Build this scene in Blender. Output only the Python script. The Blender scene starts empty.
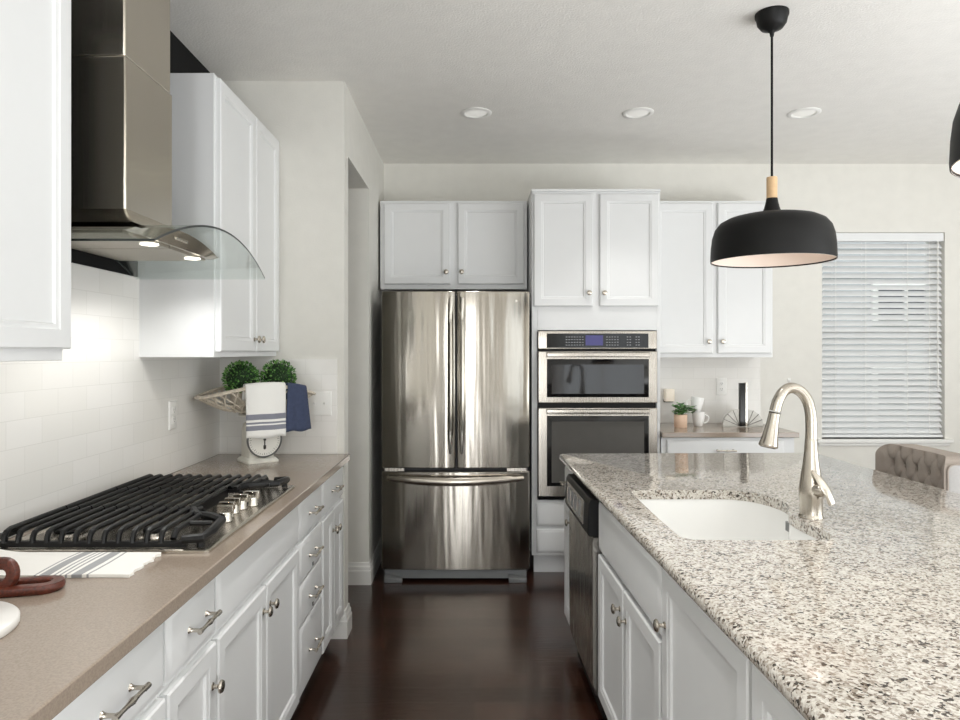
import bpy, bmesh, math, random
from math import sin, cos, pi, sqrt, radians
from mathutils import Vector, Matrix

random.seed(7)
SC = bpy.context.scene
COL = SC.collection

# ------------------------------------------------------------------ camera
F, VX, VY, CZ = 690.0, 474.0, 352.0, 1.42          # focal length and vanishing point in pixels of 960x720
cam_d = bpy.data.cameras.new('camera')
cam = bpy.data.objects.new('camera', cam_d)
COL.objects.link(cam)
cam.location = (0, 0, CZ)
cam.rotation_euler = (pi / 2, 0, 0)
cam_d.sensor_width = 36.0
cam_d.lens = 36.0 * F / 960.0
cam_d.shift_x = (480 - VX) / 960.0
cam_d.shift_y = -(360 - VY) / 960.0
cam_d.clip_start = 0.05
SC.camera = cam

# ------------------------------------------------------------------ world, lights, exposure
SC.view_settings.view_transform = 'Standard'
SC.view_settings.look = 'None'
SC.view_settings.exposure = 0.63
SC.view_settings.gamma = 1.0
SC.view_settings.use_curve_mapping = False
SC.cycles.use_denoising = True
SC.cycles.max_bounces = 10
SC.cycles.diffuse_bounces = 5
SC.cycles.transparent_max_bounces = 12
SC.cycles.sample_clamp_indirect = 6.0
SC.cycles.caustics_reflective = False
SC.cycles.caustics_refractive = False

W = bpy.data.worlds.new('daylight')
SC.world = W
W.use_nodes = True
bg = W.node_tree.nodes['Background']
bg.inputs[0].default_value = (0.95, 0.97, 1.0, 1)
bg.inputs[1].default_value = 1.6


def area(name, loc, rot, sx, sy, power, col=(1, 1, 1)):
    d = bpy.data.lights.new(name, 'AREA')
    d.shape = 'RECTANGLE'
    d.size, d.size_y, d.energy, d.color = sx, sy, power, col
    o = bpy.data.objects.new(name, d)
    COL.objects.link(o)
    o.location, o.rotation_euler = loc, rot
    return o


# daylight through the windows behind the camera and on the right hand side, plus added upward fill panels that brighten the ceiling
C0 = (0.96, 0.98, 1.0)
area('rear_window_light', (2.9, -4.35, 1.45), (pi / 2, 0, 0), 2.4, 2.1, 6, C0)
area('rear_door_light', (-0.05, -4.35, 1.12), (pi / 2, 0, 0), 0.7, 2.05, 40, C0)
area('side_window_light', (5.35, 0.6, 1.5), (pi / 2, 0, pi / 2), 3.6, 1.9, 4, C0)
area('ceiling_fill_light', (2.9, -1.6, 0.06), (pi, 0, 0), 4.4, 5.2, 195, C0)
area('right_fill_light', (4.3, 0.6, 0.75), (0, pi - 0.4, 0), 2.2, 4.0, 70, C0)  # added panel out of view, tilted up to lift the back of the ceiling


# ------------------------------------------------------------------ materials
def lin(c):
    c = c / 255.0
    return c / 12.92 if c <= 0.04045 else ((c + 0.055) / 1.055) ** 2.4


def rgb(r, g, b):
    return (lin(r), lin(g), lin(b), 1.0)


class N:
    """small helper around a material's node tree"""

    def __init__(s, name):
        s.m = bpy.data.materials.new(name)
        s.m.use_nodes = True
        s.t = s.m.node_tree
        s.b = s.t.nodes['Principled BSDF']
        s.out = s.t.nodes['Material Output']

    def n(s, typ, **kw):
        nd = s.t.nodes.new(typ)
        for k, v in kw.items():
            setattr(nd, k, v)
        return nd

    def l(s, a, b):
        s.t.links.new(a, b)

    def coord(s, scale=(1, 1, 1), what='Object'):
        tc = s.n('ShaderNodeTexCoord')
        mp = s.n('ShaderNodeMapping')
        mp.inputs['Scale'].default_value = scale
        s.l(tc.outputs[what], mp.inputs['Vector'])
        return mp.outputs['Vector']

    def noise(s, vec, scale, detail=4, rough=0.5):
        nd = s.n('ShaderNodeTexNoise')
        nd.inputs['Scale'].default_value = scale
        nd.inputs['Detail'].default_value = detail
        nd.inputs['Roughness'].default_value = rough
        s.l(vec, nd.inputs['Vector'])
        return nd

    def ramp(s, fac, stops, mode='LINEAR'):
        nd = s.n('ShaderNodeValToRGB')
        nd.color_ramp.interpolation = mode
        els = nd.color_ramp.elements
        while len(els) < len(stops):
            els.new(0.5)
        for e, (p, c) in zip(els, stops):
            e.position = p
            e.color = c
        s.l(fac, nd.inputs['Fac'])
        return nd.outputs['Color']

    def math(s, op, a, b=None):
        nd = s.n('ShaderNodeMath', operation=op)
        for i, v in enumerate((a, b)):
            if v is None:
                continue
            if isinstance(v, (int, float)):
                nd.inputs[i].default_value = v
            else:
                s.l(v, nd.inputs[i])
        return nd.outputs[0]

    def mix(s, fac, a, b):
        nd = s.n('ShaderNodeMix', data_type='RGBA')
        for sock, v in ((nd.inputs[0], fac), (nd.inputs[6], a), (nd.inputs[7], b)):
            if isinstance(v, (int, float)):
                sock.default_value = v
            elif isinstance(v, tuple):
                sock.default_value = v
            else:
                s.l(v, sock)
        return nd.outputs[2]

    def bump(s, h, strength=0.3, dist=0.01):
        nd = s.n('ShaderNodeBump')
        nd.inputs['Strength'].default_value = strength
        nd.inputs['Distance'].default_value = dist
        s.l(h, nd.inputs['Height'])
        s.l(nd.outputs['Normal'], s.b.inputs['Normal'])

    def set(s, **kw):
        names = dict(color='Base Color', rough='Roughness', metal='Metallic', spec='Specular IOR Level',
                     emit='Emission Color', es='Emission Strength', coat='Coat Weight', sheen='Sheen Weight',
                     sss='Subsurface Weight')
        for k, v in kw.items():
            sock = s.b.inputs[names[k]]
            if isinstance(v, (int, float, tuple)):
                sock.default_value = v
            else:
                s.l(v, sock)
        return s


def plain(name, col, rough=0.5, metal=0.0, spec=0.5, var=0.02, vscale=12.0, bump=0.0, bscale=200.0, bdist=0.002):
    q = N(name)
    v = q.coord()
    nz = q.noise(v, vscale, 3)
    lo = tuple(max(0.0, c * (1 - var)) for c in col[:3]) + (1,)
    hi = tuple(min(1.0, c * (1 + var)) for c in col[:3]) + (1,)
    q.set(color=q.ramp(nz.outputs['Fac'], [(0.3, lo), (0.7, hi)]), rough=rough, metal=metal, spec=spec)
    if bump:
        q.bump(q.noise(v, bscale, 3).outputs['Fac'], bump, bdist)
    return q.m


M = {}
M['wall'] = plain('wall_paint', rgb(221, 219, 212), 0.75, bump=0.25, bscale=140, bdist=0.003)
M['ceil'] = plain('ceiling_paint', rgb(238, 236, 231), 0.8, bump=0.45, bscale=110, bdist=0.005)
M['rear_wall'] = plain('rear_wall_paint', rgb(166, 160, 150), 0.75, bump=0.25, bscale=140, bdist=0.003)
M['black_wall'] = plain('black_paint', rgb(5, 5, 6), 0.7, spec=0.25, bump=0.15)
M['white'] = plain('cabinet_white', rgb(223, 224, 224), 0.38, var=0.006)
M['trimw'] = plain('trim_white', rgb(228, 227, 223), 0.4, var=0.006)
M['black'] = plain('black_satin', rgb(8, 8, 8), 0.5, spec=0.28, var=0.05)
M['iron'] = plain('cast_iron', rgb(7, 7, 8), 0.42, spec=0.35, var=0.1, bump=0.15, bscale=500)
M['gloss_black'] = plain('gloss_black', rgb(10, 10, 11), 0.12, spec=0.35, var=0.02)
M['oven_glass'] = plain('oven_glass', rgb(36, 36, 38), 0.05, var=0.02)
M['chrome'] = plain('polished_nickel', rgb(200, 196, 188), 0.16, 1.0, var=0.02)
M['nickel'] = plain('brushed_nickel', rgb(190, 183, 172), 0.26, 1.0, var=0.03)
M['plastic'] = plain('white_plastic', rgb(232, 231, 227), 0.35, var=0.01)
M['porcelain'] = plain('white_porcelain', rgb(240, 240, 238), 0.15, var=0.005)
M['ash'] = plain('pale_wood', rgb(214, 180, 138), 0.5, var=0.08, vscale=40)
M['enamel'] = plain('old_white_enamel', rgb(226, 224, 214), 0.4, var=0.05, vscale=25)
M['dial'] = plain('dial_face', rgb(236, 234, 226), 0.4, var=0.02)
M['peach'] = plain('peach_ceramic', rgb(226, 196, 172), 0.55, var=0.03)
M['wick'] = plain('soil', rgb(60, 45, 35), 0.9, var=0.2, vscale=200)
M['grey_stone'] = plain('grey_stone', rgb(196, 194, 188), 0.4, var=0.08, vscale=60)
M['dark_metal'] = plain('dark_metal', rgb(70, 66, 60), 0.4, 0.6)
M['marble'] = plain('white_marble', rgb(226, 224, 220), 0.25, var=0.04, vscale=18)
M['lining'] = plain('lamp_lining', rgb(244, 232, 222), 0.6, var=0.005)
M['screen_mark'] = plain('grey_print', rgb(150, 150, 152), 0.5)
M['grille'] = plain('grey_grille', rgb(120, 122, 122), 0.4, 0.5)
M['mesh_filter'] = plain('filter_mesh', rgb(176, 170, 158), 0.42, 0.8, var=0.06, vscale=300)
M['siding_dark'] = plain('dark_window_glass', rgb(46, 50, 54), 0.15)
M['darkwood'] = plain('dark_stained_leg', rgb(58, 40, 30), 0.45, var=0.1, vscale=30)


def mk_steel(name, base, rough, streak=(90, 90, 0.6), wavy=0.0, wscale=(3, 3, 0.8)):
    q = N(name)
    v = q.coord(streak)
    n1 = q.noise(v, 6.0, 5)
    c = q.ramp(n1.outputs['Fac'], [(0.25, tuple(x * 0.9 for x in base[:3]) + (1,)), (0.75, base)])
    r = q.math('ADD', q.math('MULTIPLY', n1.outputs['Fac'], 0.12), rough - 0.06)
    q.set(color=c, metal=1.0, rough=r)
    if wavy:
        v2 = q.coord(wscale)
        q.bump(q.noise(v2, 2.4, 2).outputs['Fac'], wavy, 0.02)
    return q.m


M['steel'] = mk_steel('brushed_steel', rgb(178, 172, 163), 0.27)
M['fridge_steel'] = mk_steel('fridge_steel', rgb(164, 159, 150), 0.15, wavy=0.18, wscale=(4.5, 4.5, 0.28))
M['dw_steel'] = mk_steel('dishwasher_steel', rgb(170, 166, 160), 0.26)
M['hood_steel'] = mk_steel('hood_steel', rgb(206, 199, 186), 0.22)


def mk_granite():
    q = N('speckled_granite')
    v = q.coord((1, 1, 1))
    warp = q.noise(v, 60, 3)
    add = q.n('ShaderNodeMixRGB', blend_type='ADD')
    add.inputs[0].default_value = 0.016
    q.l(v, add.inputs[1])
    q.l(warp.outputs['Color'], add.inputs[2])
    vo = q.n('ShaderNodeTexVoronoi')
    vo.inputs['Scale'].default_value = 185
    q.l(add.outputs[0], vo.inputs['Vector'])
    sep = q.n('ShaderNodeSeparateColor')
    q.l(vo.outputs['Color'], sep.inputs[0])
    big = q.noise(v, 22, 3)
    val = q.math('ADD', sep.outputs[0], q.math('MULTIPLY', q.math('SUBTRACT', big.outputs['Fac'], 0.5), 0.7))
    c1 = q.ramp(val, [(0.0, rgb(66, 60, 54)), (0.06, rgb(118, 106, 95)), (0.16, rgb(164, 154, 143)),
                      (0.32, rgb(190, 183, 173)), (0.50, rgb(207, 202, 193)), (0.78, rgb(218, 214, 206))], 'CONSTANT')
    fine = q.noise(v, 240, 3)
    c2 = q.ramp(fine.outputs['Fac'], [(0.34, rgb(150, 138, 126)), (0.5, (1, 1, 1, 1))])
    mul = q.n('ShaderNodeMixRGB', blend_type='MULTIPLY')
    mul.inputs[0].default_value = 0.45
    q.l(c1, mul.inputs[1])
    q.l(c2, mul.inputs[2])
    q.set(color=mul.outputs[0], rough=0.07, spec=0.6)
    return q.m


def mk_quartz():
    q = N('taupe_quartz')
    v = q.coord()
    n1 = q.noise(v, 260, 3)
    n2 = q.noise(v, 7, 2)
    a = q.ramp(n1.outputs['Fac'], [(0.35, rgb(140, 127, 114)), (0.6, rgb(152, 139, 126))])
    b = q.mix(q.math('MULTIPLY', n2.outputs['Fac'], 0.25), a, rgb(148, 132, 118))
    q.set(color=b, rough=0.14, spec=0.55)
    return q.m


def mk_floor():
    q = N('dark_wood_planks')
    v = q.coord()
    br = q.n('ShaderNodeTexBrick')
    br.offset = 0.37
    br.inputs['Scale'].default_value = 1.0
    br.inputs['Brick Width'].default_value = 1.15
    br.inputs['Row Height'].default_value = 0.127
    br.inputs['Mortar Size'].default_value = 0.0012
    br.inputs['Color1'].default_value = (0.25, 0.25, 0.25, 1)
    br.inputs['Color2'].default_value = (0.85, 0.85, 0.85, 1)
    br.inputs['Mortar'].default_value = (0, 0, 0, 1)
    q.l(v, br.inputs['Vector'])
    vg = q.coord((2.0, 26, 1))
    g = q.noise(vg, 4.0, 6, 0.6)
    t = q.math('ADD', q.math('MULTIPLY', br.outputs['Color'], 0.45), q.math('MULTIPLY', g.outputs['Fac'], 0.55))
    c = q.ramp(t, [(0.12, rgb(20, 11, 8)), (0.42, rgb(42, 25, 18)), (0.62, rgb(64, 39, 29)), (0.9, rgb(88, 57, 43))])
    c = q.mix(br.outputs['Fac'], c, rgb(14, 9, 7))
    rg = q.math('ADD', q.math('MULTIPLY', g.outputs['Fac'], 0.14), 0.11)
    q.set(color=c, rough=rg, spec=0.95)
    vs = q.coord((3.0, 18, 1))
    hand = q.noise(vs, 3.0, 3)
    h = q.math('SUBTRACT', q.math('ADD', q.math('MULTIPLY', g.outputs['Fac'], 0.25), hand.outputs['Fac']), q.math('MULTIPLY', br.outputs['Fac'], 1.5))
    q.bump(h, 0.22, 0.003)
    return q.m


def mk_tile(axis, z_off, u_off=0.0):
    q = N('white_subway_tile_' + axis)
    tc = q.n('ShaderNodeTexCoord')
    sp = q.n('ShaderNodeSeparateXYZ')
    q.l(tc.outputs['Object'], sp.inputs[0])
    cb = q.n('ShaderNodeCombineXYZ')
    q.l(q.math('ADD', sp.outputs['Y' if axis == 'y' else 'X'], u_off), cb.inputs[0])
    q.l(q.math('SUBTRACT', sp.outputs['Z'], z_off), cb.inputs[1])
    br = q.n('ShaderNodeTexBrick')
    br.inputs['Scale'].default_value = 1.0
    br.inputs['Brick Width'].default_value = 0.155
    br.inputs['Row Height'].default_value = 0.0775
    br.inputs['Mortar Size'].default_value = 0.0013
    br.inputs['Mortar Smooth'].default_value = 0.35
    br.inputs['Color1'].default_value = rgb(231, 229, 225)
    br.inputs['Color2'].default_value = rgb(227, 225, 220)
    br.inputs['Mortar'].default_value = rgb(219, 217, 212)
    q.l(cb.outputs[0], br.inputs['Vector'])
    q.set(color=br.outputs['Color'], rough=0.16)
    n2 = q.noise(q.coord(), 9, 2)
    h = q.math('ADD', q.math('MULTIPLY', br.outputs['Fac'], -0.5), q.math('MULTIPLY', n2.outputs['Fac'], 0.5))
    q.bump(h, 0.16, 0.003)
    return q.m


def mk_stripes(name, axis, base, bands, rough=0.9, weave=900.0):
    """cloth with woven stripes: bands = [(lo, hi, colour)] along an object axis"""
    q = N(name)
    tc = q.n('ShaderNodeTexCoord')
    sp = q.n('ShaderNodeSeparateXYZ')
    q.l(tc.outputs['Object'], sp.inputs[0])
    u = sp.outputs[axis]
    col = base
    for lo, hi, c in bands:
        f = q.math('MULTIPLY', q.math('GREATER_THAN', u, lo), q.math('LESS_THAN', u, hi))
        col = q.mix(f, col, c)
    nz = q.noise(q.coord(), weave, 2)
    col = q.mix(q.math('MULTIPLY', nz.outputs['Fac'], 0.14), col, rgb(120, 118, 114))
    q.set(color=col, rough=rough, sheen=0.2)
    q.bump(nz.outputs['Fac'], 0.5, 0.001)
    return q.m


def mk_foliage(name, lo, mid, hi):
    q = N(name)
    ge = q.n('ShaderNodeNewGeometry')
    q.set(color=q.ramp(ge.outputs['Random Per Island'], [(0.0, lo), (0.5, mid), (1.0, hi)]), rough=0.5)
    return q.m


def mk_glass(name, tint, gloss=0.12, cap=1.0):
    q = N(name)
    tr = q.n('ShaderNodeBsdfTransparent')
    tr.inputs[0].default_value = tint
    gl = q.n('ShaderNodeBsdfGlossy')
    gl.inputs['Roughness'].default_value = 0.02
    lw = q.n('ShaderNodeLayerWeight')
    lw.inputs[0].default_value = gloss
    mx = q.n('ShaderNodeMixShader')
    q.l(q.math('MULTIPLY', lw.outputs['Fresnel'], cap), mx.inputs[0])
    q.l(tr.outputs[0], mx.inputs[1])
    q.l(gl.outputs[0], mx.inputs[2])
    q.l(mx.outputs[0], q.out.inputs['Surface'])
    return q.m


def mk_wood(name, a, b, scale=(6, 60, 60), rough=0.4):
    q = N(name)
    nz = q.noise(q.coord(scale), 3, 5)
    q.set(color=q.ramp(nz.outputs['Fac'], [(0.3, a), (0.7, b)]), rough=rough)
    return q.m


def mk_emit(name, col, es):
    q = N(name)
    nz = q.noise(q.coord(), 3, 1)
    q.set(color=q.ramp(nz.outputs['Fac'], [(0, col), (1, col)]), emit=col, es=es, rough=0.4)
    return q.m


M['granite'] = mk_granite()
M['quartz'] = mk_quartz()
M['floor'] = mk_floor()
M['tile_y'] = mk_tile('y', 0.922)
M['tile_x'] = mk_tile('x', 0.922, 0.06)
M['towel_stripe'] = mk_stripes('striped_cotton', 'Z', rgb(236, 235, 231),
                               [(1.119, 1.1437, rgb(128, 130, 142)), (1.100, 1.1085, rgb(128, 130, 142)), (1.072, 1.0935, rgb(128, 130, 142))])
M['towel_blue'] = plain('navy_linen', rgb(60, 69, 94), 0.95, var=0.12, vscale=60, bump=0.5, bscale=500, bdist=0.002)
gs = rgb(150, 151, 153)
M['towel_flat'] = mk_stripes('woven_striped_cotton', 'X', rgb(238, 236, 231),
                             [(-.982, -.977, gs), (-.970, -.947, gs), (-.939, -.934, gs), (-.927, -.922, gs), (-.915, -.910, gs),
                              (-.901, -.878, gs), (-.868, -.863, gs)])
M['leaf'] = mk_foliage('boxwood_leaves', rgb(26, 62, 22), rgb(70, 124, 50), rgb(150, 196, 112))
M['leaf_dark'] = mk_foliage('succulent_leaves', rgb(36, 76, 36), rgb(66, 116, 58), rgb(120, 164, 96))
M['glass'] = mk_glass('window_glass', (0.95, 0.97, 0.97, 1))
M['hood_glass'] = mk_glass('hood_glass', (0.93, 0.955, 0.945, 1), 0.10, 0.35)
M['glass_edge'] = plain('green_glass_edge', rgb(30, 36, 34), 0.15)
M['redwood'] = mk_wood('red_brown_wood', rgb(60, 25, 16), rgb(100, 46, 30), (60, 8, 60), 0.38)
M['wicker'] = plain('grey_wicker', rgb(200, 190, 174), 0.75, var=0.18, vscale=90)
M['taupe'] = plain('taupe_linen', rgb(158, 148, 139), 0.95, var=0.05, vscale=200, bump=0.3, bscale=700)
M['taupe_light'] = plain('light_linen', rgb(172, 170, 168), 0.95, var=0.04, vscale=200, bump=0.3, bscale=700)
M['bulb'] = mk_emit('warm_bulb', rgb(255, 236, 222), 2.0)
M['hood_lamp'] = mk_emit('hood_lamp', rgb(255, 250, 238), 1.6)
M['display'] = mk_emit('lit_display', rgb(60, 58, 110), 0.25)
M['night'] = mk_emit('night_light', rgb(236, 226, 210), 0.10)
M['siding'] = plain('grey_siding', rgb(168, 170, 172), 0.8, var=0.05)
M['slat'] = plain('blind_slat', rgb(224, 225, 225), 0.45, var=0.01)
M['ground'] = plain('lawn', rgb(110, 118, 96), 0.9, var=0.2)


# ------------------------------------------------------------------ mesh helpers
class MB:
    def __init__(s):
        s.v, s.f, s.mi = [], [], []

    def add(s, vs, fs, mi=0):
        o = len(s.v)
        s.v += [tuple(p) for p in vs]
        s.f += [tuple(i + o for i in f) for f in fs]
        s.mi += [mi] * len(fs)
        return s

    def box(s, x0, x1, y0, y1, z0, z1, mi=0):
        vs = [(x0, y0, z0), (x1, y0, z0), (x1, y1, z0), (x0, y1, z0), (x0, y0, z1), (x1, y0, z1), (x1, y1, z1), (x0, y1, z1)]
        return s.add(vs, [(0, 3, 2, 1), (4, 5, 6, 7), (0, 1, 5, 4), (1, 2, 6, 5), (2, 3, 7, 6), (3, 0, 4, 7)], mi)

    def loops(s, ls, cap0=True, cap1=True, closed=True, mi=0):
        n = len(ls[0])
        vs = [p for l in ls for p in l]
        fs = []
        for k in range(len(ls) - 1):
            for i in range(n if closed else n - 1):
                j = (i + 1) % n
                fs.append((k * n + i, k * n + j, (k + 1) * n + j, (k + 1) * n + i))
        if cap0:
            fs.append(tuple(reversed(range(n))))
        if cap1:
            b = (len(ls) - 1) * n
            fs.append(tuple(range(b, b + n)))
        return s.add(vs, fs, mi)

    def lathe(s, prof, c=(0, 0, 0), axis=(0, 0, 1), seg=24, cap0=True, cap1=True, mi=0):
        """prof: [(radius, height along axis)]"""
        ax = Vector(axis).normalized()
        a = ax.orthogonal().normalized()
        b = ax.cross(a)
        c = Vector(c)
        ls = []
        for r, h in prof:
            r = max(r, 1e-5)
            ls.append([c + ax * h + a * (r * cos(2 * pi * i / seg)) + b * (r * sin(2 * pi * i / seg)) for i in range(seg)])
        return s.loops(ls, cap0, cap1, mi=mi)

    def tube(s, pts, rad, seg=10, closed=False, mi=0, flat=1.0):
        pts = [Vector(p) for p in pts]
        n = len(pts)
        rs = rad if isinstance(rad, (list, tuple)) else [rad] * n
        ls = []
        prev = None
        for i, p in enumerate(pts):
            if closed:
                t = pts[(i + 1) % n] - pts[i - 1]
            else:
                t = pts[min(i + 1, n - 1)] - pts[max(i - 1, 0)]
            t.normalize()
            if prev is None:
                a = t.orthogonal().normalized()
            else:
                a = (prev - t * prev.dot(t)).normalized()
            prev = a
            b = t.cross(a)
            ls.append([p + a * (rs[i] * cos(2 * pi * k / seg)) + b * (rs[i] * flat * sin(2 * pi * k / seg)) for k in range(seg)])
        if closed:
            ls.append(ls[0])
            # align the seam
            s.loops(ls, False, False, mi=mi)
        else:
            s.loops(ls, mi=mi)
        return s

    def prism(s, poly, z0, z1, mi=0):
        return s.loops([[(x, y, z0) for x, y in poly], [(x, y, z1) for x, y in poly]], mi=mi)

    def panel(s, x0, x1, z0, z1, steps, y=0.0, mi=0):
        """rectangle facing -y built of nested rims: steps = [(inset, height above y)]"""
        ls = []
        for ins, h in steps:
            ls.append([(x0 + ins, y - h, z0 + ins), (x1 - ins, y - h, z0 + ins), (x1 - ins, y - h, z1 - ins), (x0 + ins, y - h, z1 - ins)])
        return s.loops(ls, mi=mi)

    def xform(s, mat):
        s.v = [tuple(mat @ Vector(p)) for p in s.v]
        return s

    def build(s, name, mat, parent=None, loc=None, rotz=0.0, bevel=0.0, smooth=35, seg=2):
        me = bpy.data.meshes.new(name)
        me.from_pydata(s.v, [], s.f)
        mats = mat if isinstance(mat, (list, tuple)) else [mat]
        for m in mats:
            me.materials.append(m)
        if len(mats) > 1:
            for p, i in zip(me.polygons, s.mi):
                p.material_index = i
        bm = bmesh.new()
        bm.from_mesh(me)
        bmesh.ops.remove_doubles(bm, verts=bm.verts, dist=1e-6)
        bmesh.ops.recalc_face_normals(bm, faces=bm.faces)
        bm.to_mesh(me)
        bm.free()
        for p in me.polygons:
            p.use_smooth = True
        me.set_sharp_from_angle(angle=radians(smooth))
        o = bpy.data.objects.new(name, me)
        COL.objects.link(o)
        if parent:
            o.parent = parent
        if loc:
            o.location = loc
        o.rotation_euler = (0, 0, rotz)
        if bevel:
            b = o.modifiers.new('bevel', 'BEVEL')
            b.width = bevel
            b.segments = seg
            b.limit_method = 'ANGLE'
            b.angle_limit = radians(40)
        return o


def thing(name, label, cat, loc=(0, 0, 0), rotz=0.0, group=None):
    o = bpy.data.objects.new(name, None)
    COL.objects.link(o)
    o.empty_display_size = 0.05
    o.location = loc
    o.rotation_euler = (0, 0, rotz)
    return tag(o, label, cat, group)


def tag(o, label, cat, group=None):
    o['label'] = label
    o['category'] = cat
    if group:
        o['group'] = group
    return o


def struct(o):
    o['kind'] = 'structure'
    return o


def part(o, label):
    o['label'] = label
    return o


def px(x, y, Y):
    """a pixel of the photograph taken back to a point at depth Y"""
    return Vector(((x - VX) * Y / F, Y, CZ - (y - VY) * Y / F))


def arc(cx, cy, r, a0, a1, n):
    return [(cx + r * cos(radians(a0 + (a1 - a0) * i / n)), cy + r * sin(radians(a0 + (a1 - a0) * i / n))) for i in range(n + 1)]


def rrect(x0, x1, y0, y1, r, n=5):
    return (arc(x1 - r, y0 + r, r, -90, 0, n) + arc(x1 - r, y1 - r, r, 0, 90, n)
            + arc(x0 + r, y1 - r, r, 90, 180, n) + arc(x0 + r, y0 + r, r, 180, 270, n))


# ------------------------------------------------------------------ the setting
H = 2.765
XW, YE, YB = -1.27, 3.43, 4.93         # left wall, end wall of the left run, back wall
XR, YR = 5.5, -4.6                     # right wall and the wall behind the camera
XP = -0.644                            # face of the short wall beside the refrigerator
CT = 0.914                             # worktop height

struct(MB().box(-2.6, XR + .15, YR - .15, YB + .15, -0.1, 0).build('floor', M['floor']))
struct(MB().box(-2.6, XR + .15, YR - .15, YB + .15, H, H + 0.1).build('ceiling', M['ceil']))
w = MB().box(XW - .12, XW, YR, YE, 0, 1.70)
w.box(XW - .12, XW, YR, 0.9, 1.70, H)
w.box(XW - .12, XW, 0.9, YE, 1.70, H, 1)
wl = w.build('wall_left', [M['wall'], M['black_wall']])
struct(wl)
# end wall of the cooktop run, with the doorway beside it
HH = H + .06
e = MB()
prof = [(YE, 0), (YE, HH), (YB + .05, HH), (YB + .05, 0), (4.22, 0), (4.22, 2.42), (YE + .10, 2.42), (YE + .10, 0)]
e.loops([[(x, y, z) for y, z in prof] for x in (XP - .14, XP)])
e.box(-2.6, XP - .14, YE, YE + .10, 0, HH).box(-2.6, XP - .14, 4.22, YB, 0, HH)
struct(e.build('wall_end', M['wall']))
struct(MB().box(-2.6, -2.5, YE + .10, 4.22, 0, H).build('wall_hall', M['wall']))
# back wall with the window opening
WX0, WX1, WZ0, WZ1 = 2.486, 3.364, 0.80, 2.275
b = MB().box(-2.6, WX0, YB, YB + .14, 0, H).box(WX1, XR, YB, YB + .14, 0, H)
b.box(WX0, WX1, YB, YB + .14, 0, WZ0).box(WX0, WX1, YB, YB + .14, WZ1, H)
struct(b.build('wall_back', M['wall']))


def holed_wall(name, axis, at, a0, a1, thick, holes, mat):
    """wall with window openings: holes = [(lo, hi, z0, z1)] sorted along the wall"""
    m = MB()

    def put(p, q, z0, z1):
        if axis == 'x':
            m.box(p, q, min(at, at + thick), max(at, at + thick), z0, z1)
        else:
            m.box(min(at, at + thick), max(at, at + thick), p, q, z0, z1)
    cur = a0
    for lo, hi, z0, z1 in holes:
        put(cur, lo, 0, H)
        if z0 > 0:
            put(lo, hi, 0, z0)
        put(lo, hi, z1, H)
        cur = hi
    put(cur, a1, 0, H)
    return struct(m.build(name, mat))


holed_wall('wall_rear', 'x', YR, -2.6, XR, -.14, [(-0.45, 0.35, 0, 2.15), (1.7, 4.1, 0.4, 2.5)], M['rear_wall'])
holed_wall('wall_right', 'y', XR, YR, YB, .14, [(-1.2, 2.4, 0.55, 2.45)], M['wall'])
struct(MB().box(-1.55, -1.39, YR, YE, 0, H).build('wall_outer', M['wall']))


def window(n, axis, at, lo, hi, z0, z1, mull, out):
    """frame with mullions and a glass pane"""
    m = MB()
    t = 0.05

    def put(mb, p, q, z0_, z1_, d0, d1):
        d0, d1 = sorted((at + out * d0, at + out * d1))
        if axis == 'x':
            mb.box(p, q, d0, d1, z0_, z1_)
        else:
            mb.box(d0, d1, p, q, z0_, z1_)
    put(m, lo, hi, z0, z0 + t, .085, .135)
    put(m, lo, hi, z1 - t, z1, .085, .135)
    put(m, lo, lo + t, z0 + t, z1 - t, .085, .135)
    put(m, hi - t, hi, z0 + t, z1 - t, .085, .135)
    for k in mull:
        put(m, k - t / 2, k + t / 2, z0 + t, z1 - t, .085, .135)
    fr = struct(m.build('window_%d' % n, M['trimw']))
    g = MB()
    put(g, lo + t * .8, hi - t * .8, z0 + t * .8, z1 - t * .8, .108, .114)
    g.build('pane', M['glass'], fr)
    return fr


wf = window(1, 'x', YB, WX0, WX1, WZ0, WZ1, [], 1)
mr = MB().box(WX0 + .05, WX1 - .05, YB + .088, YB + .13, 1.53, 1.58)
mr.build('meeting_rail', M['trimw'], wf)
s = MB().box(WX0 - .045, WX1 + .045, YB - .03, YB + .085, WZ0 - .028, WZ0)
s.box(WX0 - .03, WX1 + .03, YB - .014, YB - .001, WZ0 - .05, WZ0 - .028)
s.build('window_sill', M['trimw'], wf, bevel=.004)
window(2, 'x', YR, 1.7, 4.1, 0.4, 2.5, [2.5, 3.3], -1)
window(3, 'y', XR, -1.2, 2.4, 0.55, 2.45, [0.0, 1.2], 1)
d = MB().box(-0.65, 0.15, YR - .06, YR - .02, 0, 2.15)
dm = MB()
for (x0, x1, z0, z1) in ((-.45, -.37, 0, 2.15), (.27, .35, 0, 2.15), (-.37, .27, 0, .22), (-.37, .27, 2.03, 2.15)):
    dm.box(x0, x1, YR - .09, YR - .045, z0, z1)
for q_, (x0, x1) in enumerate(((-.56, -.452), (.352, .46), (1.56, 1.69), (4.11, 4.24))):
    struct(MB().box(x0, x1, YR + .001, YR + .02, 0 if q_ < 2 else .3, 2.26 if q_ < 2 else 2.6).build('trim_%d' % (q_ + 1), M['trimw']))
do = struct(dm.build('door_1', M['trimw']))
MB().box(-.38, .28, YR - .07, YR - .064, .21, 2.04).build('pane', M['glass'], do)


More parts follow.
